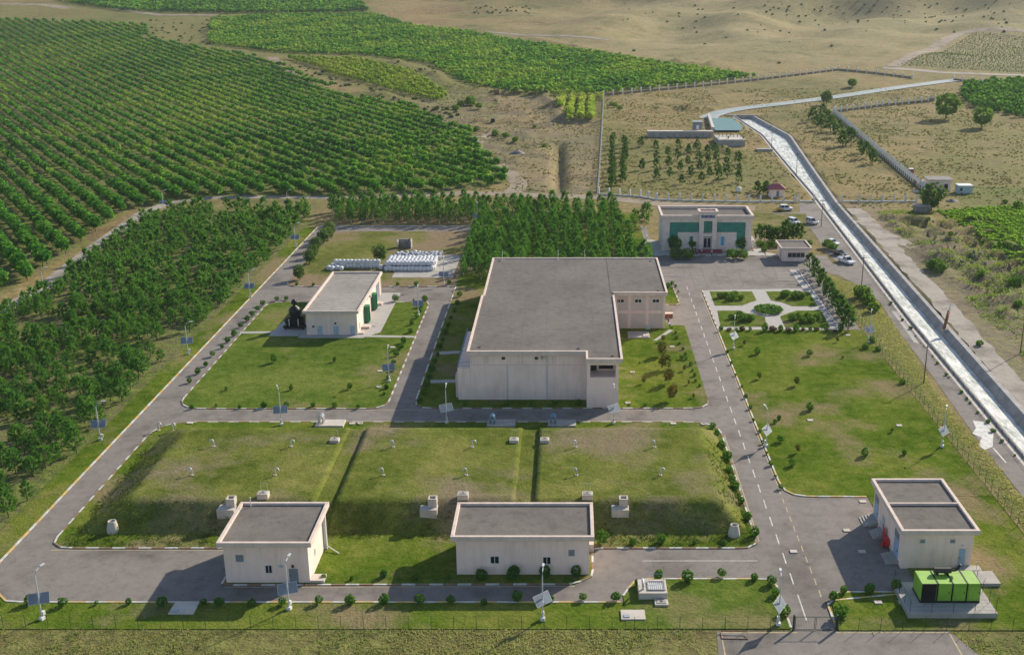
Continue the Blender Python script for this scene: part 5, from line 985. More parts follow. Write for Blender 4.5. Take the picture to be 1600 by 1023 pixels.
x, y, _ = P(1045, 496); t = thing('crate', (x, y, .03), 'pale wooden crate on the asphalt beside the hall wing', 'crate'); MB().box(-.8, .8, -.5, .5, 0, .9).build('box', 'rust', t, True); MB().box(-.85, .85, -.55, .55, .9, 1.0).build('lid', 'fascia', t, True)
x, y, _ = P(1050, 437); t = thing('bike_rack', (x, y, .03), 'white tubular rack at the edge of the car park by the hall', 'rack'); MB().tube([(-2.2, 0, 0), (-2.2, 0, .9), (2.2, 0, .9), (2.2, 0, 0)], .04, 5).build('frame', 'white_paint', t, True)
for k in range(5): MB().tube([(-1.5 + k * .75, 0, 0), (-1.5 + k * .75, 0, .9)], .03, 5).build('bar', 'white_paint', t, True)
for px_, py_, lb in ((1008, 404, 'left of the office forecourt'),):
    x, y, _ = P(px_, py_, .1); t = thing('white_sculpture', (x, y, .1), 'white curved metal bench ' + lb, 'bench'); MB().tube([(-1, 0, 0), (-.6, 0, 1.2), (.6, 0, 1.3)], .12, 6).build('arm', 'white_paint', t, True); MB().tube([(-.2, 0, 0), (.3, 0, 1.25)], .1, 6).build('leg', 'white_paint', t, True)
x, y, z = G(1154, 300); t = thing('water_drum', (x, y, z), 'small white round drum in the fenced conifer field', 'drum'); MB().lathe(0, 0, [(.8, 0), (.85, .3), (.85, 1.3), (.5, 1.7), (.2, 1.8)], 14).build('tank', 'white_paint', t, True, True)
x, y, z = G(1195, 237); t = thing('concrete_block', (x, y, z), 'flat concrete block on the left bank of the canal bend', 'block'); MB().box(-3.2, 3.2, 0, 2.6, -.2, 1.0).build('block', 'concrete', t, True, bevel=.05)
x, y, z = G(776, 148); t = thing('rust_box', (x, y, z), 'rust-red box on the waste ground by the orchard corner', 'box'); MB().box(-1.2, 1.2, 0, 1.6, 0, 2.6).build('box', 'rust', t, True, bevel=.05)
x, y, z = G(770, 192); t = thing('dark_box', (x, y, z), 'small dark box on the waste ground left of the ditch', 'box'); MB().box(-.9, .9, 0, 1.2, 0, 1.8).build('box', 'black_metal', t, True, bevel=.05)
# pit frame at entrance
x, y, _ = P(1148, 994, .0); t = thing('barrier_frame', (x, y, .03), 'low rusty barrier frame at the corner of the entrance road', 'barrier'); MB().tube([(-1.5, .6, .05), (-1.5, -.5, .05), (1.4, -.6, .05), (1.4, .5, .3), (-1.5, .6, .3)], .06, 5).build('frame', 'rust', t, True)
# loose rubble by the track
rk = MB().lathe(0, 0, [(.5, -.2), (.75, .1), (.6, .5), (.2, .75)], 7).mesh('rock', 'rubble')
for k in range(60):
    px_, py_ = (rnd.uniform(1430, 1480) + k * 1.9, 0); py_ = 355 + (px_ - 1430) * .42 + rnd.uniform(-22, 22); x, y, z = G(px_, py_); o = link('rock', rk, None, (x, y, z), rnd.uniform(0, 6), (rnd.uniform(.25, .8), rnd.uniform(.25, .6), rnd.uniform(.25, .7))); tag(o, 'grey rock in the rubble bank below the green crop field', 'rock', 'rocks in the rubble bank')

# ================================================================ VEGETATION
def proj(x, y, z):
    x, y, z = np.asarray(x, float), np.asarray(y, float), np.asarray(z, float); d = y * CT - (z - CH) * ST; return PX + F * x / d, PY - F * (y * ST + (z - CH) * CT) / d
def unit(v): return v / np.maximum(np.linalg.norm(v, axis=-1, keepdims=True), 1e-9)
def quads(C, A, B):                     # centres, half axes
    V = np.stack([C - A - B, C + A - B, C + A + B, C - A + B], 1).reshape(-1, 3); return V, np.arange(len(V)).reshape(-1, 4)
def leafball(seed, n, rx, rz, zc, size, spread=.25, lobes=0, bottom=-1.0, up=.6):
    r = np.random.default_rng(seed); d = unit(r.normal(size=(n, 3))); d[:, 2] = np.clip(d[:, 2], bottom, 1); rad = 1 - spread * r.random(n) ** 1.2
    if lobes:
        L = unit(r.normal(size=(lobes, 3))); s = (d @ L.T).max(1); rad *= .72 + .34 * np.clip(s, 0, 1) ** 3
    C = d * rad[:, None] * np.array([rx, rx, rz]) + np.array([0, 0, zc]); N = unit(d + r.normal(size=(n, 3)) * .75 + np.array([0, 0, up])); T = unit(np.cross(N, r.normal(size=(n, 3)))); B = np.cross(N, T); s = size * r.uniform(.65, 1.25, n)[:, None]
    V, Fc = quads(C, T * s, B * s * r.uniform(.6, 1, n)[:, None]); return V, Fc, np.repeat(.5 + r.normal(size=n) * .16, 4)
def pinecrown(seed, k, per, rx, h, z0, ln, wd, cone=.5):
    r = np.random.default_rng(seed); u = r.random(k) ** .85; a = r.uniform(0, 6.283, k); prof = np.sqrt(np.clip(np.sin(np.pi * np.clip(u * .93 + .07, 0, 1)), 0, 1)) * (1 - cone * u) * 1.18
    rr = rx * prof * r.uniform(.45, 1.08, k); C = np.stack([rr * np.cos(a), rr * np.sin(a), z0 + u * h], 1); D = unit(np.stack([np.cos(a) * .8, np.sin(a) * .8, .55 + .5 * u + r.normal(size=k) * .2], 1))
    C = np.repeat(C, per, 0); D = np.repeat(D, per, 0); n = len(C); D = unit(D + r.normal(size=(n, 3)) * .35); T = unit(np.cross(D, r.normal(size=(n, 3)))); l_ = ln * r.uniform(.6, 1.2, n)[:, None]
    V, Fc = quads(C + D * l_ * .5 + r.normal(size=(n, 3)) * .08, T * wd * r.uniform(.6, 1.3, n)[:, None], D * l_ * .7); V = V.reshape(-1, 4, 3); m_ = (V[:, 2] + V[:, 3]) / 2; V[:, 2] = V[:, 2] * .5 + m_ * .5; V[:, 3] = V[:, 3] * .5 + m_ * .5
    return V.reshape(-1, 3), Fc, np.repeat(np.repeat(.5 + r.normal(size=k) * .12, per) + r.normal(size=n) * .08, 4)
def vmesh(name, g, mat): return npmesh(name, g[0], g[1], mat, g[2])
def trunkmesh(h, r0, r1, limbs=0, mat='bark', white=0, seed=0):
    r = random.Random(seed); m = MB(); k = .15 * h * .3
    m.tube([(0, 0, -.15), (r.uniform(-.05, .05), r.uniform(-.05, .05), h * .5), (r.uniform(-.1, .1), r.uniform(-.1, .1), h)], [r0, (r0 + r1) / 2, r1], 6)
    for i in range(limbs):
        a = 6.283 * i / limbs + r.uniform(-.3, .3); z = h * r.uniform(.3, .6); m.tube([(0, 0, z), (math.cos(a) * h * .3, math.sin(a) * h * .3, z + h * .4)], [r1 * 1.1, r1 * .4], 4)
    if white: m.tube([(0, 0, -.1), (0, 0, white)], r0 * 1.12, 6, 1)
    return m.mesh('trunk', [mat, 'whitewash'])
class Kind:
    def __init__(s, name, crowns, mat, trunk, cat): s.name, s.raw, s.cat, s.mat = name, crowns, cat, mat; s.cm = [vmesh('crown', g, mat) for g in crowns]; s.tm = trunk
    def put(s, x, y, z, sc, label, group=None, rz=None, v=None, sz=None):
        t = thing(s.name, (x, y, z), label, s.cat, group, rnd.uniform(0, 6.28) if rz is None else rz); k = rnd.randrange(len(s.cm)) if v is None else v
        sc3 = (sc, sc, sc * (sz or 1)); link('crown', s.cm[k], t, sc=sc3)
        if s.tm: link('trunk', s.tm, t, sc=sc3)
        return t
def bulk(name, kind, pts, label, cat, scale=(.85, 1.2), tintf=None, parent=None, tv=.12, zs=None):
    if not len(pts): return
    Vs, Fs, Ts = [], [], []; off = 0; pts = np.asarray(pts); vid = npr.integers(0, len(kind), len(pts))
    for v, (V, Fc, T) in enumerate(kind):
        p = pts[vid == v]
        if not len(p): continue
        a = npr.uniform(0, 6.283, len(p)); s = npr.uniform(*scale, len(p)); ca, sa = np.cos(a) * s, np.sin(a) * s
        X = V[None, :, 0] * ca[:, None] - V[None, :, 1] * sa[:, None] + p[:, 0:1]; Y = V[None, :, 0] * sa[:, None] + V[None, :, 1] * ca[:, None] + p[:, 1:2]; Z = V[None, :, 2] * s[:, None] + p[:, 2:3]
        tt = T[None, :] + npr.normal(size=(len(p), 1)) * tv + (tintf(p)[:, None] if tintf else 0); n = len(V)
        Vs.append(np.stack([X, Y, Z], -1).reshape(-1, 3)); Ts.append(tt.ravel()); Fs.append((Fc[None] + (np.arange(len(p)) * n)[:, None, None] + off).reshape(-1, 4)); off += len(p) * n
    return lambda mat: tag(link(name, npmesh(name, np.concatenate(Vs), np.concatenate(Fs), mat, np.concatenate(Ts)), parent), label if parent is None else None, cat if parent is None else None, None, 'stuff')
def grid_in(poly, d, row, sp, jit=.0, off=0.0):
    d = np.array(d, float); d /= np.linalg.norm(d); n = np.array([-d[1], d[0]]); Q = np.array(poly); a = Q @ d; b = Q @ n
    U, W = np.meshgrid(np.arange(a.min(), a.max(), sp), np.arange(b.min() + off, b.max(), row)); U = U + (np.arange(U.shape[0])[:, None] % 2) * sp * .5
    X = (U * d[0] + W * n[0]).ravel(); Y = (U * d[1] + W * n[1]).ravel(); X = X + npr.normal(size=X.shape) * jit; Y = Y + npr.normal(size=Y.shape) * jit; k = inpoly(X, Y, poly); return X[k], Y[k]
def visible(x, y, m=60): px_, py_ = proj(x, y, hgt(x, y)); return (px_ > -m) & (px_ < 1600 + m) & (py_ > -m) & (py_ < 1023 + m)
# ---- kinds
PINE = Kind('pine_tree', [pinecrown(20 + i, 66, 5, 1.2 + .08 * i, 3.4 - .1 * i, .75, .46, .10, .5) for i in range(6)], 'pine_leaf', trunkmesh(3.0, .10, .03, 0), 'tree')
CONI = Kind('conifer_tree', [pinecrown(50 + i, 48, 5, 1.5, 3.6, .6, .6, .16, .5) for i in range(4)], 'conifer_leaf', trunkmesh(3.2, .1, .03, 0), 'tree')
TALL = Kind('tall_pine_tree', [pinecrown(40 + i, 110, 5, 1.35 + .08 * i, 5.4 + .15 * i, .8, .48, .10, .55) for i in range(5)], 'tall_pine_leaf', trunkmesh(5.2, .13, .04, 0, white=.9), 'tree')
ORCH = Kind('orchard_tree', [leafball(60 + i, 170, 2.0, 1.75, 2.55, .33, .45, 7, -.75) for i in range(6)], 'orchard_leaf', trunkmesh(2.4, .13, .06, 5), 'tree')
ROUND = Kind('round_tree', [leafball(80 + i, 520, 1.0, .95, 1.15, .11, .3, 14, -.85) for i in range(4)], 'bush_leaf', trunkmesh(1.0, .06, .03, 4), 'tree')
WILL = Kind('willow_tree', [leafball(90 + i, 420, 1.0, 1.0, 1.2, .11, .5, 9, -.9) for i in range(2)], 'willow_leaf', trunkmesh(1.0, .06, .03, 5), 'tree')
orch_mid = [leafball(100 + i, 46, 2.0, 1.75, 2.5, .58, .4, 5, -.75) for i in range(6)]
orch_thin = [leafball(110 + i, 28, 2.0, 1.7, 2.3, .7, .4, 5, -.6) for i in range(6)]
orch_far = [leafball(120 + i, 24, 2.3, 1.7, 2.2, .95, .35, 0, -.5) for i in range(6)]
pine_mid = [pinecrown(130 + i, 30, 4, 1.15, 3.4, .8, .7, .2, .5) for i in range(5)]
SHR = [vmesh('shrub', leafball(140 + i, 260, .62, .58, .62, .085, .22, 6, -.95), 'shrub_leaf') for i in range(5)]
BUSH = [vmesh('bush', leafball(150 + i, 320, 1.0, .8, .75, .12, .35, 9, -.7), 'bush_leaf') for i in range(4)]
RUST = [vmesh('shrub', leafball(160 + i, 180, .62, .8, .95, .10, .5, 7, -.9), 'rusty_leaf') for i in range(3)]; REDS = [vmesh('shrub', leafball(165 + i, 200, .6, .42, .42, .085, .3, 5, -.9), 'red_leaf') for i in range(2)]
DARK = [vmesh('shrub', leafball(170 + i, 420, .95, .95, .95, .11, .2, 8, -.95), 'shrub_leaf') for i in range(3)]
def shrub(x, y, z, sc, label, group, meshes=SHR, name='shrub', sz=1.0): return tag(link(name, rnd.choice(meshes), None, (x, y, z), rnd.uniform(0, 6.28), (sc, sc, sc * sz)), label, 'shrub', group)
# ---- pine plantation on the left
x, y = grid_in(PINE_POLY, (.10, 1), 3.2, 3.0, .7); k = (x < -75.9) & visible(x, y, 90)
keep = nz(_N3, x, y) * .5 + npr.random(len(x)) * .9 - .62 < .62
near = y < 205; keep &= ~(near & (npr.random(len(x)) < .08)); x, y = x[k & keep], y[k & keep]; z = hgt(x, y)
vis = visible(x, y, 10); o_ = np.argsort(np.where(vis, y, 9999)); ind, rest = o_[:205], o_[205:]
for i in ind: PINE.put(x[i], y[i], float(z[i]) + .02, rnd.uniform(.6, 1.1), 'young pine in the plantation left of the compound road', 'young pines of the left plantation', sz=rnd.uniform(.9, 1.15))
f = bulk('pine_plantation', pine_mid, np.stack([x[rest], y[rest], z[rest]], 1), 'young pines massed in the far part of the left plantation', 'trees', (.58, 1.0)); f('pine_leaf')
# ---- tall rows behind the yard and the block behind the hall
for row_, (ya, xa, xb) in enumerate(((317.5, -66, -24), (322, -68, -20), (327, -70, -16), (333, -72, -10))):
    for xx in np.arange(xa, xb, 3.1): TALL.put(xx + rnd.uniform(-.6, .6), ya + rnd.uniform(-.8, .8), .05, rnd.uniform(.8, 1.05), 'tall pine in the hedge-like rear row behind the bag yard', 'pines of the rear row')
for xx in np.arange(-24.8, 13, 3.4):
    for yy in np.arange(256, 336, 4.0):
        if rnd.random() < .96 and not (xx < -18 and yy > 312): TALL.put(xx + rnd.uniform(-.9, .9), yy + rnd.uniform(-1.2, 1.2), .1, rnd.uniform(.66, 1.0), 'tall pine in the dense planted block behind the treatment hall', 'pines of the block behind the hall')
for xx, yy in ((15.5, 262), (15.6, 267), (15.4, 272), (15.6, 277), (15.3, 283), (18.8, 262), (18.9, 268), (18.9, 274), (14.5, 305), (17.8, 309), (21.2, 312), (13.6, 316), (19, 320), (22.5, 322), (12.6, 300), (16, 297)): PINE.put(xx, yy, .1, rnd.uniform(.95, 1.35), 'single pine on the grass between the pine block and the office', 'pines beside the office')
for px_, py_ in ((1186, 378), (1194, 380), (1203, 381), (1212, 381), (1221, 380), (1232, 379), (1240, 376), (1248, 377), (1228, 373)): x_, y_, _ = P(px_, py_ - 2); CONI.put(x_, y_, .05, rnd.uniform(.85, 1.15), 'dark conifer in the short row between office and guard house', 'conifers by the guard house')
for k in range(13): px_, py_ = 1266 + k * 5.0, 421 + k * 7.9; x_, y_, _ = P(px_ + (2 if k % 2 else -1), py_); CONI.put(x_, y_, .08, rnd.uniform(.8, 1.05), 'dark conifer in the row along the shaded walkway', 'conifers along the walkway')
for (cx_, ys_) in ((957, (216, 223, 230, 237, 244, 251, 258, 265, 272, 279, 286, 292)), (975, (220, 227, 234, 241, 248, 255, 262, 269, 276, 284)), (1003, (226, 262)), (1026, (231, 247, 262, 278)), (1044, (240, 258, 274)), (1060, (228, 246, 264, 284)), (1076, (236, 254, 272)), (1092, (232, 248, 264, 280)), (1106, (240, 256, 272)), (1120, (236, 250, 266, 280)), (1136, (242, 258, 274)), (1152, (252, 266, 282)), (1180, (296, 300)), (1192, (298, 301))):
    for py_ in ys_: x_, y_, z_ = G(cx_ + (py_ - 250) * (.10 if cx_ > 1040 else -.02) + rnd.uniform(-2, 2), py_ + 4); CONI.put(x_, y_, z_, rnd.uniform(.75, 1.05), 'conifer in the open rows of the fenced field behind the office', 'conifers of the fenced field')
for k in range(15): px_ = (1270, 1276, 1285, 1284, 1293, 1297, 1300, 1305, 1312, 1316, 1326, 1330, 1344, 1353, 1363)[k]; py_ = (190, 198, 184, 203, 191, 206, 197, 215, 207, 229, 219, 226, 239, 247, 256)[k]; x_, y_, z_ = G(px_, py_); CONI.put(x_, y_, z_, rnd.uniform(1.1, 1.5), 'small dark conifer in the slanting row left of the meadow fence', 'conifers by the meadow fence')
for px_, py_, s_, lb, K in ((1478, 186, 6.0, 'large round dark green tree in the meadow, the left of two', ROUND), (1534, 200, 4.6, 'smaller round tree in the meadow, the right of two', ROUND), (1291, 164, 3.4, 'round bushy tree on the bank of the upper channel', WILL), (1331, 137, 2.6, 'small round bush beyond the upper channel', ROUND), (1455, 330, 4.0, 'pale willow tree beside the low stone hut', WILL)):
    x_, y_, z_ = G(px_, py_); K.put(x_, y_, z_, s_, lb)
for px_, py_, s_, lb in ((800, 400, 0, ''),): pass
x_, y_, _ = P(594, 409, .1); WILL.put(x_, y_, .1, 2.1, 'leafy young tree at the left end of the stacked bags')
for px_, py_, s_ in ((468, 437, 1.9), (484, 412, 1.9), (490, 402, 1.8), (494, 392, 2.0), (506, 380, 2.1), (516, 370, 2.3), (512, 376, 2.0)): x_, y_, _ = P(px_, py_, .1); WILL.put(x_, y_, .1, s_ * .9, 'bushy young tree on the yard edge beside the left road', 'young trees along the yard edge')
# ---- orchards
D1 = (-.56, .83)
x, y = grid_in(ORCH1, D1, 6.3, 2.5, .3); k = visible(x, y, 60); k &= npr.random(len(x)) > .06; x, y = x[k], y[k]; z = hgt(x, y)
PB = [(*G2((300, 150))[0], 45), (*G2((340, 185))[0], 40), (*G2((20, 150))[0], 40), (*G2((130, 85))[0], 50), (*G2((330, 285))[0], 22), (*G2((620, 270))[0], 25), (*G2((60, 215))[0], 25)]
patch = lambda p: sum(.38 * np.exp(-((p[:, 0] - a) ** 2 + (p[:, 1] - b_) ** 2) / c ** 2) for a, b_, c in PB) + nz(_N1, p[:, 0] * 2.2 + 90, p[:, 1] * 2.2) * .2 + nz(_N3, p[:, 0], p[:, 1]) * .06 + .05
o_ = np.argsort(np.where(visible(x, y, 5), y, 9999)); ind, rest = o_[:300], o_[300:]
for i in ind: ORCH.put(x[i], y[i], float(z[i]), rnd.uniform(.78, 1.05), 'fruit tree in the nearest rows of the large left orchard', 'nearest orchard trees', sz=rnd.uniform(.9, 1.1))
p_ = np.stack([x[rest], y[rest], z[rest]], 1); far_ = p_[:, 1] > 1500; weak = (nz(_N3, p_[:, 0] * .6, p_[:, 1] * .6) > 1.25) | ((patch(p_) > .36) & (npr.random(len(p_)) < .45))
nearb = p_[:, 1] < 470
f = bulk('orchard', orch_mid, p_[nearb & ~weak], 'large orchard of fruit trees in slanting rows on the left', 'orchard', (.56, .9), patch, tv=.16); f('orchard_leaf')
f = bulk('orchard', orch_thin, p_[~nearb & ~weak], 'far part of the large left orchard in fine slanting rows', 'orchard', (.52, .82), patch, tv=.16); f('orchard_leaf')
f = bulk('orchard', orch_mid, p_[~far_ & weak], 'stunted pale trees in thin patches of the large left orchard', 'orchard', (.45, .75), lambda p: patch(p) + .25); f and f('orchard_leaf')
x, y = grid_in(ORCH2, D1, 5.6, 3.6, .3); f = bulk('orchard', orch_mid, np.stack([x, y, hgt(x, y)], 1), 'narrow wedge of yellowish young fruit trees between dirt banks', 'orchard', (.6, .95), patch); f('yellow_leaf')
x, y = grid_in(ORCH3, (.92, .4), 6.4, 3.0, .5); k = visible(x, y, 40); x, y = x[k], y[k]; f = bulk('orchard', orch_far, np.stack([x, y, hgt(x, y)], 1), 'dense upper orchard beyond the dirt banks', 'orchard', (.5, .85), lambda p: patch(p) * 1.3 + .15); f('orchard_leaf')
x, y = grid_in(ORCH3B, (0.02, 1), 5.0, 2.6, .2); f = bulk('orchard', orch_far, np.stack([x, y, hgt(x, y)], 1), 'short block of pale green tree rows beside the climbing fence', 'orchard', (.6, .85), lambda p: patch(p) * .5 + .1); f('yellow_leaf')
x, y = grid_in(ORCH4, (.92, .4), 9, 4.6, .6); k = visible(x, y, 40); x, y = x[k], y[k]; f = bulk('orchard', orch_far, np.stack([x, y, hgt(x, y)], 1), 'farthest orchard strip along the top left edge', 'orchard', (.85, 1.2), patch); f('orchard_leaf')
x, y = grid_in(ORCH_R, (.9, .2), 5.5, 3.6, .8); f = bulk('plantation', orch_mid, np.stack([x, y, hgt(x, y)], 1), 'dark bushy plantation at the far right edge', 'plantation', (.7, 1.1), lambda p: -.15 + patch(p)); f('orchard_leaf')
low = [leafball(200 + i, 16, .55, .35, .3, .26, .4, 0, -.3) for i in range(4)]
x, y = grid_in(VINE, (.8, .6), 3.6, 1.7, .5); f = bulk('vineyard', low, np.stack([x, y, hgt(x, y)], 1), 'sparse low vineyard rows on the far right slope', 'vineyard', (.4, .85)); f('vine_leaf')
x, y = grid_in(CROP, (-.75, .66), 2.3, .7, .14); k = visible(x, y, 40) & (nz(_N3, x, y) > -1.5); x, y = x[k], y[k]; f = bulk('crop_field', low, np.stack([x, y, hgt(x, y)], 1), 'bright green crop field in rows at the right edge', 'crops', (.75, 1.25)); f('crop_leaf')
# ---- clipped shrubs along the roads
def row(label, group, pts, s0=.95, s1=1.25, z=.1, meshes=SHR, name='shrub', sz=1.0):
    for a in pts: x_, y_, _ = P(a[0], a[1], z); shrub(x_ + rnd.uniform(-.25, .25), y_ + rnd.uniform(-.3, .3), z - .03, rnd.uniform(s0 * .75, s1) * .92 * (a[2] if len(a) > 2 else 1), label, group, meshes, name, sz)
row('round clipped shrub in the row along the bottom road', 'shrubs along the bottom road', [(2, 944, .7), (48, 944), (97, 944, .9), (152, 943, .5), (203, 944, .95), (254, 946, 1.35), (317, 944), (346, 944), (395, 943), (444, 945), (500, 944), (550, 944), (603, 943, 1.1), (653, 944, 1.2), (703, 943, 1.2), (758, 942), (807, 940, 1.15), (860, 939), (913, 938), (963, 938, 1.1)])
row('round clipped shrub around the gate island', 'shrubs around the gate island', [(1026, 906), (1073, 906, 1.3), (1125, 902, .9), (1176, 904, .9), (1207, 911), (1214, 932), (1224, 957), (994, 913, .9)])
row('round clipped shrub at the shaded corner by the generator', 'shrubs by the generator', [(1319, 927, 1.2), (1303, 938, 1.1), (1358, 925, 1.2), (1397, 921, 1.2), (1311, 966, 1.3)])
row('large dark round shrub against the front of the long pump house', 'shrubs against the pump house', [(751, 903), (800, 902), (852, 900, .95), (901, 899, .85)], 1.0, 1.1, .12, DARK)
row('round shrub in the lawn strip between the two pump houses', 'shrubs between the pump houses', [(503, 905, .7), (551, 904, .8), (602, 902), (653, 903, .8), (702, 903, .8)], .9, 1.1)
row('round shrub below the rightmost mound', 'shrubs below the rightmost mound', [(941, 849, 1.4), (988, 849, 1.05), (1035, 849, 1.2), (1083, 849, .8), (1133, 849, .8)])
row('leafy shrub beside the road on the right flank of the mounds', 'shrubs right of the mounds', [(1115, 668), (1121, 678), (1128, 700, 1.4), (1134, 720, 1.5), (1141, 740, 1.1), (1150, 765, 1.3), (1160, 786, 1.2), (1168, 810, 1.5), (1177, 836, 1.2), (1146, 752, .8), (1156, 776, .8)], 1.0, 1.2, .1, SHR)
row('small clipped shrub along the left kerb of the workshop lawn', 'shrubs left of the workshop lawn', [(297, 597, .8), (309, 583), (320, 572), (334, 556, 1.1), (345, 544), (355, 534), (366, 524), (376, 512), (386, 502), (394, 494), (402, 485), (411, 477), (433, 470, .9), (448, 469, .9)], 1.05, 1.3)
row('small clipped shrub along the right kerb of the workshop lawn', 'shrubs right of the workshop lawn', [(605, 606, .9), (608, 592), (612, 580, .9), (617, 567, .8), (620, 556, .9), (625, 545, 1.1), (632, 535, 1.2), (640, 520), (645, 508), (650, 497), (655, 487), (659, 480), (664, 471, 1.1), (599, 617, .7), (617, 471, 1.3), (645, 470, .6)], 1.0, 1.25)
row('small shrub along the bottom kerb of the workshop lawn', 'shrubs below the workshop lawn', [(302, 638, .8), (376, 637, .9), (412, 637), (449, 636, .9), (487, 636, 1.1), (522, 636, 1.1), (558, 637, .9)], .9, 1.1)
row('small shrub at the south edge of the bag yard', 'shrubs below the bag yard', [(463, 446, 1.0), (488, 447, .8), (622, 446), (649, 446), (703, 444, 1.1)], 1.0, 1.2)
row('small clipped shrub in the shade along the left side of the hall', 'shrubs left of the hall', [(659 + k * 4.25, 626 - k * 11.6) for k in range(15)], 1.0, 1.25)
row('low shrub in the strip in front of the hall', 'shrubs in front of the hall', [(725, 633, .8), (793, 633, .9), (832, 633, .9), (869, 633, .9), (906, 632, 1.1), (985, 634, .6), (1008, 635, .9)], .9, 1.1)
row('small shrub in the row on the lawn edge east of the hall', 'shrubs east of the hall', [(1052 + k * 3.6, 512 + k * 8.4, rnd.uniform(.5, .95)) for k in range(12)] + [(1067, 562, 1.0), (1057, 449, 1.0), (1061, 457, .7), (1050, 445, 1.1), (1045, 449, 1.2)], .9, 1.1)
row('autumn-tinted bushy shrub on the lawn east of the hall', 'tinted shrubs east of the hall', [(1034, 555, 1.1), (1040, 577, 1.3), (1044, 600, 1.4), (1050, 625, 1.4), (1035, 533, .6)], 1.5, 1.9, .1, RUST, 'tinted_shrub')
row('thin sapling on the lawn east of the hall', 'saplings east of the hall', [(1008, 600, .8), (1072, 580, .6), (1076, 600, .6), (1083, 622, .6), (998, 568, .4)], 1.1, 1.3, .1, RUST, 'sapling', 1.1)
row('thin sapling with long shadow on the workshop lawn', 'saplings on the workshop lawn', [(430, 567, 1.2), (523, 565, 1.0), (455, 609, .85), (549, 607, .9), (354, 609, .6), (340, 635, .5)], .95, 1.1, .1, SHR, 'sapling', 1.5)
row('small shrub along the left kerb of the east lawn', 'shrubs along the east lawn', [(1138 + k * 6.6, 552 + k * 17.5, rnd.uniform(.4, .9)) for k in range(13)], .8, 1.1)
row('young shrub scattered on the wide east lawn', 'shrubs scattered on the east lawn', [(1163, 540, .8), (1183, 553, 1.3), (1265, 556, 1.0), (1245, 602, .9), (1187, 592, 1.0), (1264, 641, 1.1), (1219, 690), (1247, 707, 1.0), (1236, 727, .8), (1351, 713, 1.0), (1415, 710, .6), (1392, 675, .4), (1319, 560, .4), (1307, 535, .9), (1215, 655, .8), (1209, 660, .9)], .9, 1.3, .1, RUST + SHR, 'shrub', 1.15)
row('upright shrub along the path below the garden', 'shrubs below the garden', [(1126, 517, .9), (1150, 517, .7), (1172, 517, .8), (1197, 517, 1.2), (1220, 517, 1.1), (1243, 517, 1.2), (1267, 517, 1.0), (1290, 517, .9), (1314, 518, 1.4)], 1.0, 1.2, .1, SHR, 'shrub', 1.3)
row('dark red shrub along the path below the garden', 'red shrubs below the garden', [(1140, 517, .8), (1161, 517), (1209, 517, 1.4), (1233, 518, 1.5), (1256, 517), (1278, 517), (1302, 518)], 1.1, 1.3, .1, REDS)
for q, (lb, pts) in enumerate((('upper left', ((1126, 463), (1133, 462), (1148, 463), (1158, 466), (1143, 467))), ('upper right', ((1225, 462), (1229, 459), (1242, 464), (1252, 464), (1247, 462))), ('lower left', ((1143, 496), (1155, 494), (1160, 500), (1173, 499), (1168, 496))), ('lower right', ((1238, 498), (1247, 495), (1254, 502), (1268, 501), (1276, 497), (1262, 496))))):
    for a in pts: x_, y_, _ = P(a[0], a[1] + 2, .15); shrub(x_, y_, .12, rnd.uniform(.8, 1.25), 'bushy shrub in the %s garden bed' % lb, 'shrubs in the %s garden bed' % lb, BUSH, 'bush')
hx, hy, _ = P(1201, 486, .1); g_ = [leafball(300, 900, 3.2, .55, .55, .16, .25, 0, -.5)]; V_, F_, T_ = g_[0]; tag(link('round_hedge', npmesh('round_hedge', V_, F_, 'shrub_leaf', T_), None, (hx, hy, .1)), 'round clipped hedge in the centre of the paved garden', 'hedge')
for px_, py_, s_, lb in ((1054, 391, 2.1, 'tall dark bush against the office, far left'), (1082, 390, 1.7, 'dark bush against the office left of the door'), (1157, 390, 2.0, 'dark bush against the office at the right end'), (1057, 404, 1.9, 'broad bush on the forecourt, left of the pair left of the steps'), (1075, 404, 1.9, 'broad bush on the forecourt, right of the pair left of the steps'), (1144, 404, 1.8, 'broad bush on the forecourt, left of the pair right of the steps'), (1160, 404, 1.7, 'flowering bush on the forecourt, right of the pair right of the steps')):
    x_, y_, _ = P(px_, py_, .1); shrub(x_, y_, .08, s_, lb, None, DARK if s_ >= 2 or py_ < 395 else BUSH, 'bush', 1.0 if py_ > 395 else 1.15)
row('bush on the green strip right of the office', 'bushes right of the office', [(1188, 386, 1.2), (1198, 388, 1.0), (1205, 384, 1.4), (1214, 386, 1.5), (1195, 393, .9)], 1.0, 1.3, .05, BUSH, 'bush')
for px_, py_, s_ in ((1347, 466, 2.2), (1355, 476, 1.8), (1365, 488, 1.5), (1352, 545, .8), (1362, 535, .9), (1372, 548, .7), (1410, 600, .7), (1293, 388, 1.6), (1300, 392, 1.4), (1264, 383, 1.0)): x_, y_, _ = P(px_, py_); shrub(x_, y_, .05, s_, 'wild bush on the dry verge beside the outer road', 'wild bushes by the outer road', BUSH, 'bush')
for px_, py_, s_ in ((1462, 421, 1.9), (1470, 425, 1.6), (1454, 420, 1.5), (1585, 448, 1.9), (1532, 432, 1.2), (1590, 480, 1.2), (1485, 368, .9), (1450, 345, .8), (1590, 325, 1.6), (1570, 318, 1.0), (1530, 540, .8)): x_, y_, z_ = G(px_, py_); shrub(x_, y_, z_ - .05, s_, 'wild bush on the rough slope right of the gravel track', 'wild bushes on the rough slope', BUSH, 'bush')
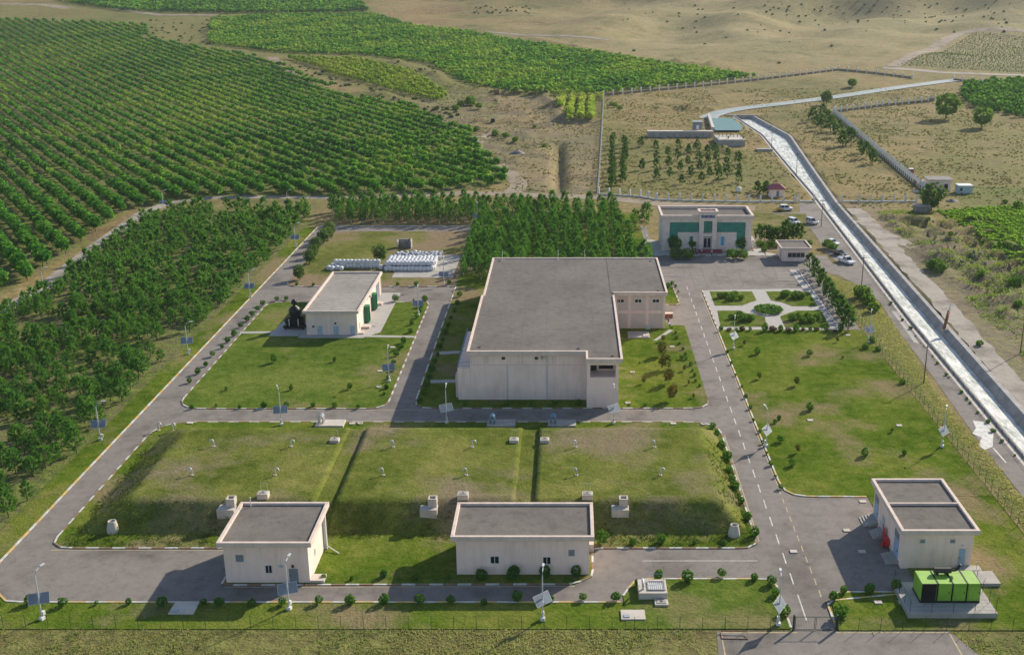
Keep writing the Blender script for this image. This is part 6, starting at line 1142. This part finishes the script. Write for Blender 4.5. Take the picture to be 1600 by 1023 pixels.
for k in range(24): py_ = 460 + k * 10.5; x_, y_, _ = P(1376 + k * 8.0, py_); x_ = float(xl(y_)) - 1.2 - rnd.random() * .5; shrub(x_, y_ + rnd.uniform(-2.5, 2.5), .03, rnd.uniform(.12, .45), 'small weed tuft in the joint between outer road and canal wall', 'weeds by the canal wall', BUSH, 'weed')
for px_, py_, s_ in ((735, 165, 3.2), (720, 166, 2.2), (748, 170, 2.0), (712, 172, 2.0), (790, 215, 1.6), (774, 212, 1.8), (805, 222, 1.5), (960, 168, 1.8), (968, 172, 1.6), (955, 165, 1.2), (745, 205, 1.6), (835, 200, 1.0), (850, 230, 1.1), (905, 165, 1.4), (760, 240, 1.0)): x_, y_, z_ = G(px_, py_); shrub(x_, y_, z_ - .05, s_, 'wild bush on the waste ground between orchard and fenced field', 'wild bushes on the waste ground', BUSH, 'bush')
# ---- scrub on the hills, tufts of grass
scr = [leafball(320 + i, 22, 1.0, .6, .4, .42, .5, 0, -.3) for i in range(4)]
pts = []
for k in range(2600):
    px_, py_ = rnd.uniform(880, 1600), rnd.uniform(0, 110) ** 1.0
    w_ = math.exp(-((py_ - (22 + (px_ - 1250) * .02)) / 20) ** 2) * (1 if px_ > 1180 else .25) + .03
    if rnd.random() < w_ * .26: pts.append(G(px_, py_))
for k in range(40): pts.append(G(rnd.uniform(740, 830), rnd.uniform(10, 22)))
for k in range(60): pts.append(G(rnd.uniform(235, 335), rnd.uniform(30, 72)))
for k in range(70): q = rnd.random(); pts.append(G(430 + q * 290 + rnd.uniform(-12, 12), 98 + q * 85 + rnd.uniform(-8, 8)))
for k in range(40): q = rnd.random(); pts.append(G(600 + q * 270 + rnd.uniform(-12, 12), 96 + q * 58 + rnd.uniform(-5, 5)))
f = bulk('hillside_scrub', scr, pts, 'scattered dark scrub on the dry hills at the top right', 'scrub', (.5, 1.35)); f('scrub_leaf')
def blades(seed, n, r0, h):
    r = np.random.default_rng(seed); C = np.stack([r.uniform(-r0, r0, n), r.uniform(-r0, r0, n), np.zeros(n)], 1); D = unit(np.stack([r.normal(size=n) * .5, r.normal(size=n) * .5, np.ones(n)], 1)); T = unit(np.cross(D, r.normal(size=(n, 3)))); l_ = h * r.uniform(.5, 1.2, n)[:, None]
    V, Fc = quads(C + D * l_ / 2, T * .045, D * l_ / 2); return V, Fc, np.repeat(.5 + r.normal(size=n) * .2, 4)
tf = [blades(400 + i, 9, .4, .2) for i in range(4)]
n_ = 9000; x = npr.uniform(-85, 62, n_); y = 97 + 13 * npr.random(n_); k = ~inpoly(x, y, sroad) & (nz(_N3, x, y) + npr.normal(size=n_) * .6 > -.6); x, y = x[k], y[k]
f = bulk('rough_grass', tf, np.stack([x, y, hgt(x, y)], 1), 'rough dry grass along the bottom edge outside the fence', 'grass', (.6, 1.3), lambda p: .2 + nz(_N3, p[:, 0], p[:, 1]) * .25); f('tuft_leaf')
n_ = 9000; x = npr.uniform(60.5, 69, n_); y = npr.uniform(108, 262, n_); k = inpoly(x, y, EO); x, y = x[k], y[k]; f = bulk('rough_grass', tf, np.stack([x, y, hgt(x, y) + .08], 1), 'tall dry grass on the verge between boundary fence and outer road', 'grass', (.6, 1.4), lambda p: .2 + .5 * np.clip((p[:, 0] - 61.2) / 2.5, 0, 1)); f('tuft_leaf')
n_ = 12000; x = npr.uniform(86, 135, n_); y = npr.uniform(150, 335, n_); k = (x > xr(y) + 10) & visible(x, y) & ~inpoly(x, y, CROP) & (nz(_N3, x, y) + npr.normal(size=n_) * .5 > -.1); x, y = x[k], y[k]; f = bulk('rough_grass', tf, np.stack([x, y, hgt(x, y)], 1), 'rough weeds covering the slope right of the gravel track', 'grass', (1.0, 2.6), lambda p: -.25 + 0 * p[:, 0]); f('tuft_leaf')
n_ = 9000; x = npr.uniform(-66, 24, n_); y = npr.uniform(129, 169, n_); k = ((y < 136.3) | (x < -59.5) | (x > 20.3)) & (y < 159) & inpoly(x, y, TLp) & ~((x > -43) & (x < 4) & (y < 131)); x, y = x[k], y[k]
zz = .1 + 2.9 * np.clip(np.minimum((y - 132.2) / 4.2, np.minimum((x + 65.2) / 5.6, (23.6 - x) / 3.3)), 0, 1); f = bulk('rough_grass', tf, np.stack([x, y, zz], 1), 'unmown grass on the slopes of the reservoir mounds', 'grass', (.6, 1.3), lambda p: -.1 + 0 * p[:, 0]); f('slope_tuft')
fld = [leafball(420 + i, 7, .5, .22, .12, .26, .6, 0, -.2) for i in range(5)]
n_ = 30000; x = npr.uniform(-75, 230, n_); y = npr.uniform(338, 640, n_); k = visible(x, y, 5) & ~inpoly(x, y, ORCH1) & ~inpoly(x, y, ORCH3) & ~inpoly(x, y, ORCH3B) & ~((x > xl(y) - 2) & (x < xr(y) + 2)) & ~inpoly(x, y, ext) & ~inpoly(x, y, pd) & ((y > 352) | (x > 88)) & (nz(_N3, x, y) + npr.normal(size=n_) * .7 > -.1)
dpath = np.array(G2((520, 310), (640, 306), (720, 302), (800, 304), (860, 307), (930, 308), (1000, 315)) + up[:8:1]); dd = np.min(np.hypot(x[:, None] - dpath[:, 0], y[:, None] - dpath[:, 1]), 1); k &= dd > 6
x, y = x[k], y[k]; f = bulk('field_grass', fld, np.stack([x, y, hgt(x, y)], 1), 'coarse dry grass and weeds dotted over the open fields', 'grass', (.35, 1.0), lambda p: nz(_N1, p[:, 0] * 3, p[:, 1] * 3) * .25 + .3); f('field_tuft')
for px_, py_, s_, lb, mt_ in ((808, 240, 3.2, 'dark heap of rubble on the waste ground beside the dirt road', 'rubble'), (775, 158, 2.4, 'small cone of dumped earth on the waste ground', 'dirt'), (1432, 300, 1.8, 'pale heap of sand in front of the farm shed', 'pale_concrete'), (1487, 315, 2.2, 'heap of gravel in front of the pale blue cabin', 'rubble')):
    x_, y_, z_ = G(px_, py_); r_ = np.random.default_rng(int(px_)); V = []; n = 14
    for k in range(5):
        rr, zz_ = s_ * (1 - k / 4.6), s_ * .42 * (k / 4) ** .8
        V += [(rr * math.cos(6.283 * i / n) * r_.uniform(.8, 1.2), rr * .7 * math.sin(6.283 * i / n) * r_.uniform(.8, 1.2), zz_ + r_.uniform(-.08, .1) * s_ * .3 - .1) for i in range(n)]
    Fc = [(k * n + i, k * n + (i + 1) % n, (k + 1) * n + (i + 1) % n, (k + 1) * n + i) for k in range(4) for i in range(n)]
    tag(link('rubble_heap', npmesh('rubble_heap', V, Fc, mt_), None, (x_, y_, z_)), lb, 'heap')
# ================================================================ AIR
hz = MB().box(-1560, 1560, 5, 1960, -7, 190).build('haze', 'wall'); hz.data.materials.clear()
m = bpy.data.materials.new('haze_air'); m.use_nodes = True; n = m.node_tree.nodes; n.remove(n['Principled BSDF']); v = n.new('ShaderNodeVolumePrincipled'); v.inputs['Density'].default_value = .00006; v.inputs['Color'].default_value = (.82, .88, .95, 1); v.inputs['Anisotropy'].default_value = .2
m.node_tree.links.new(v.outputs[0], n['Material Output'].inputs['Volume']); hz.data.materials.append(m); tag(hz, None, None, None, 'stuff')
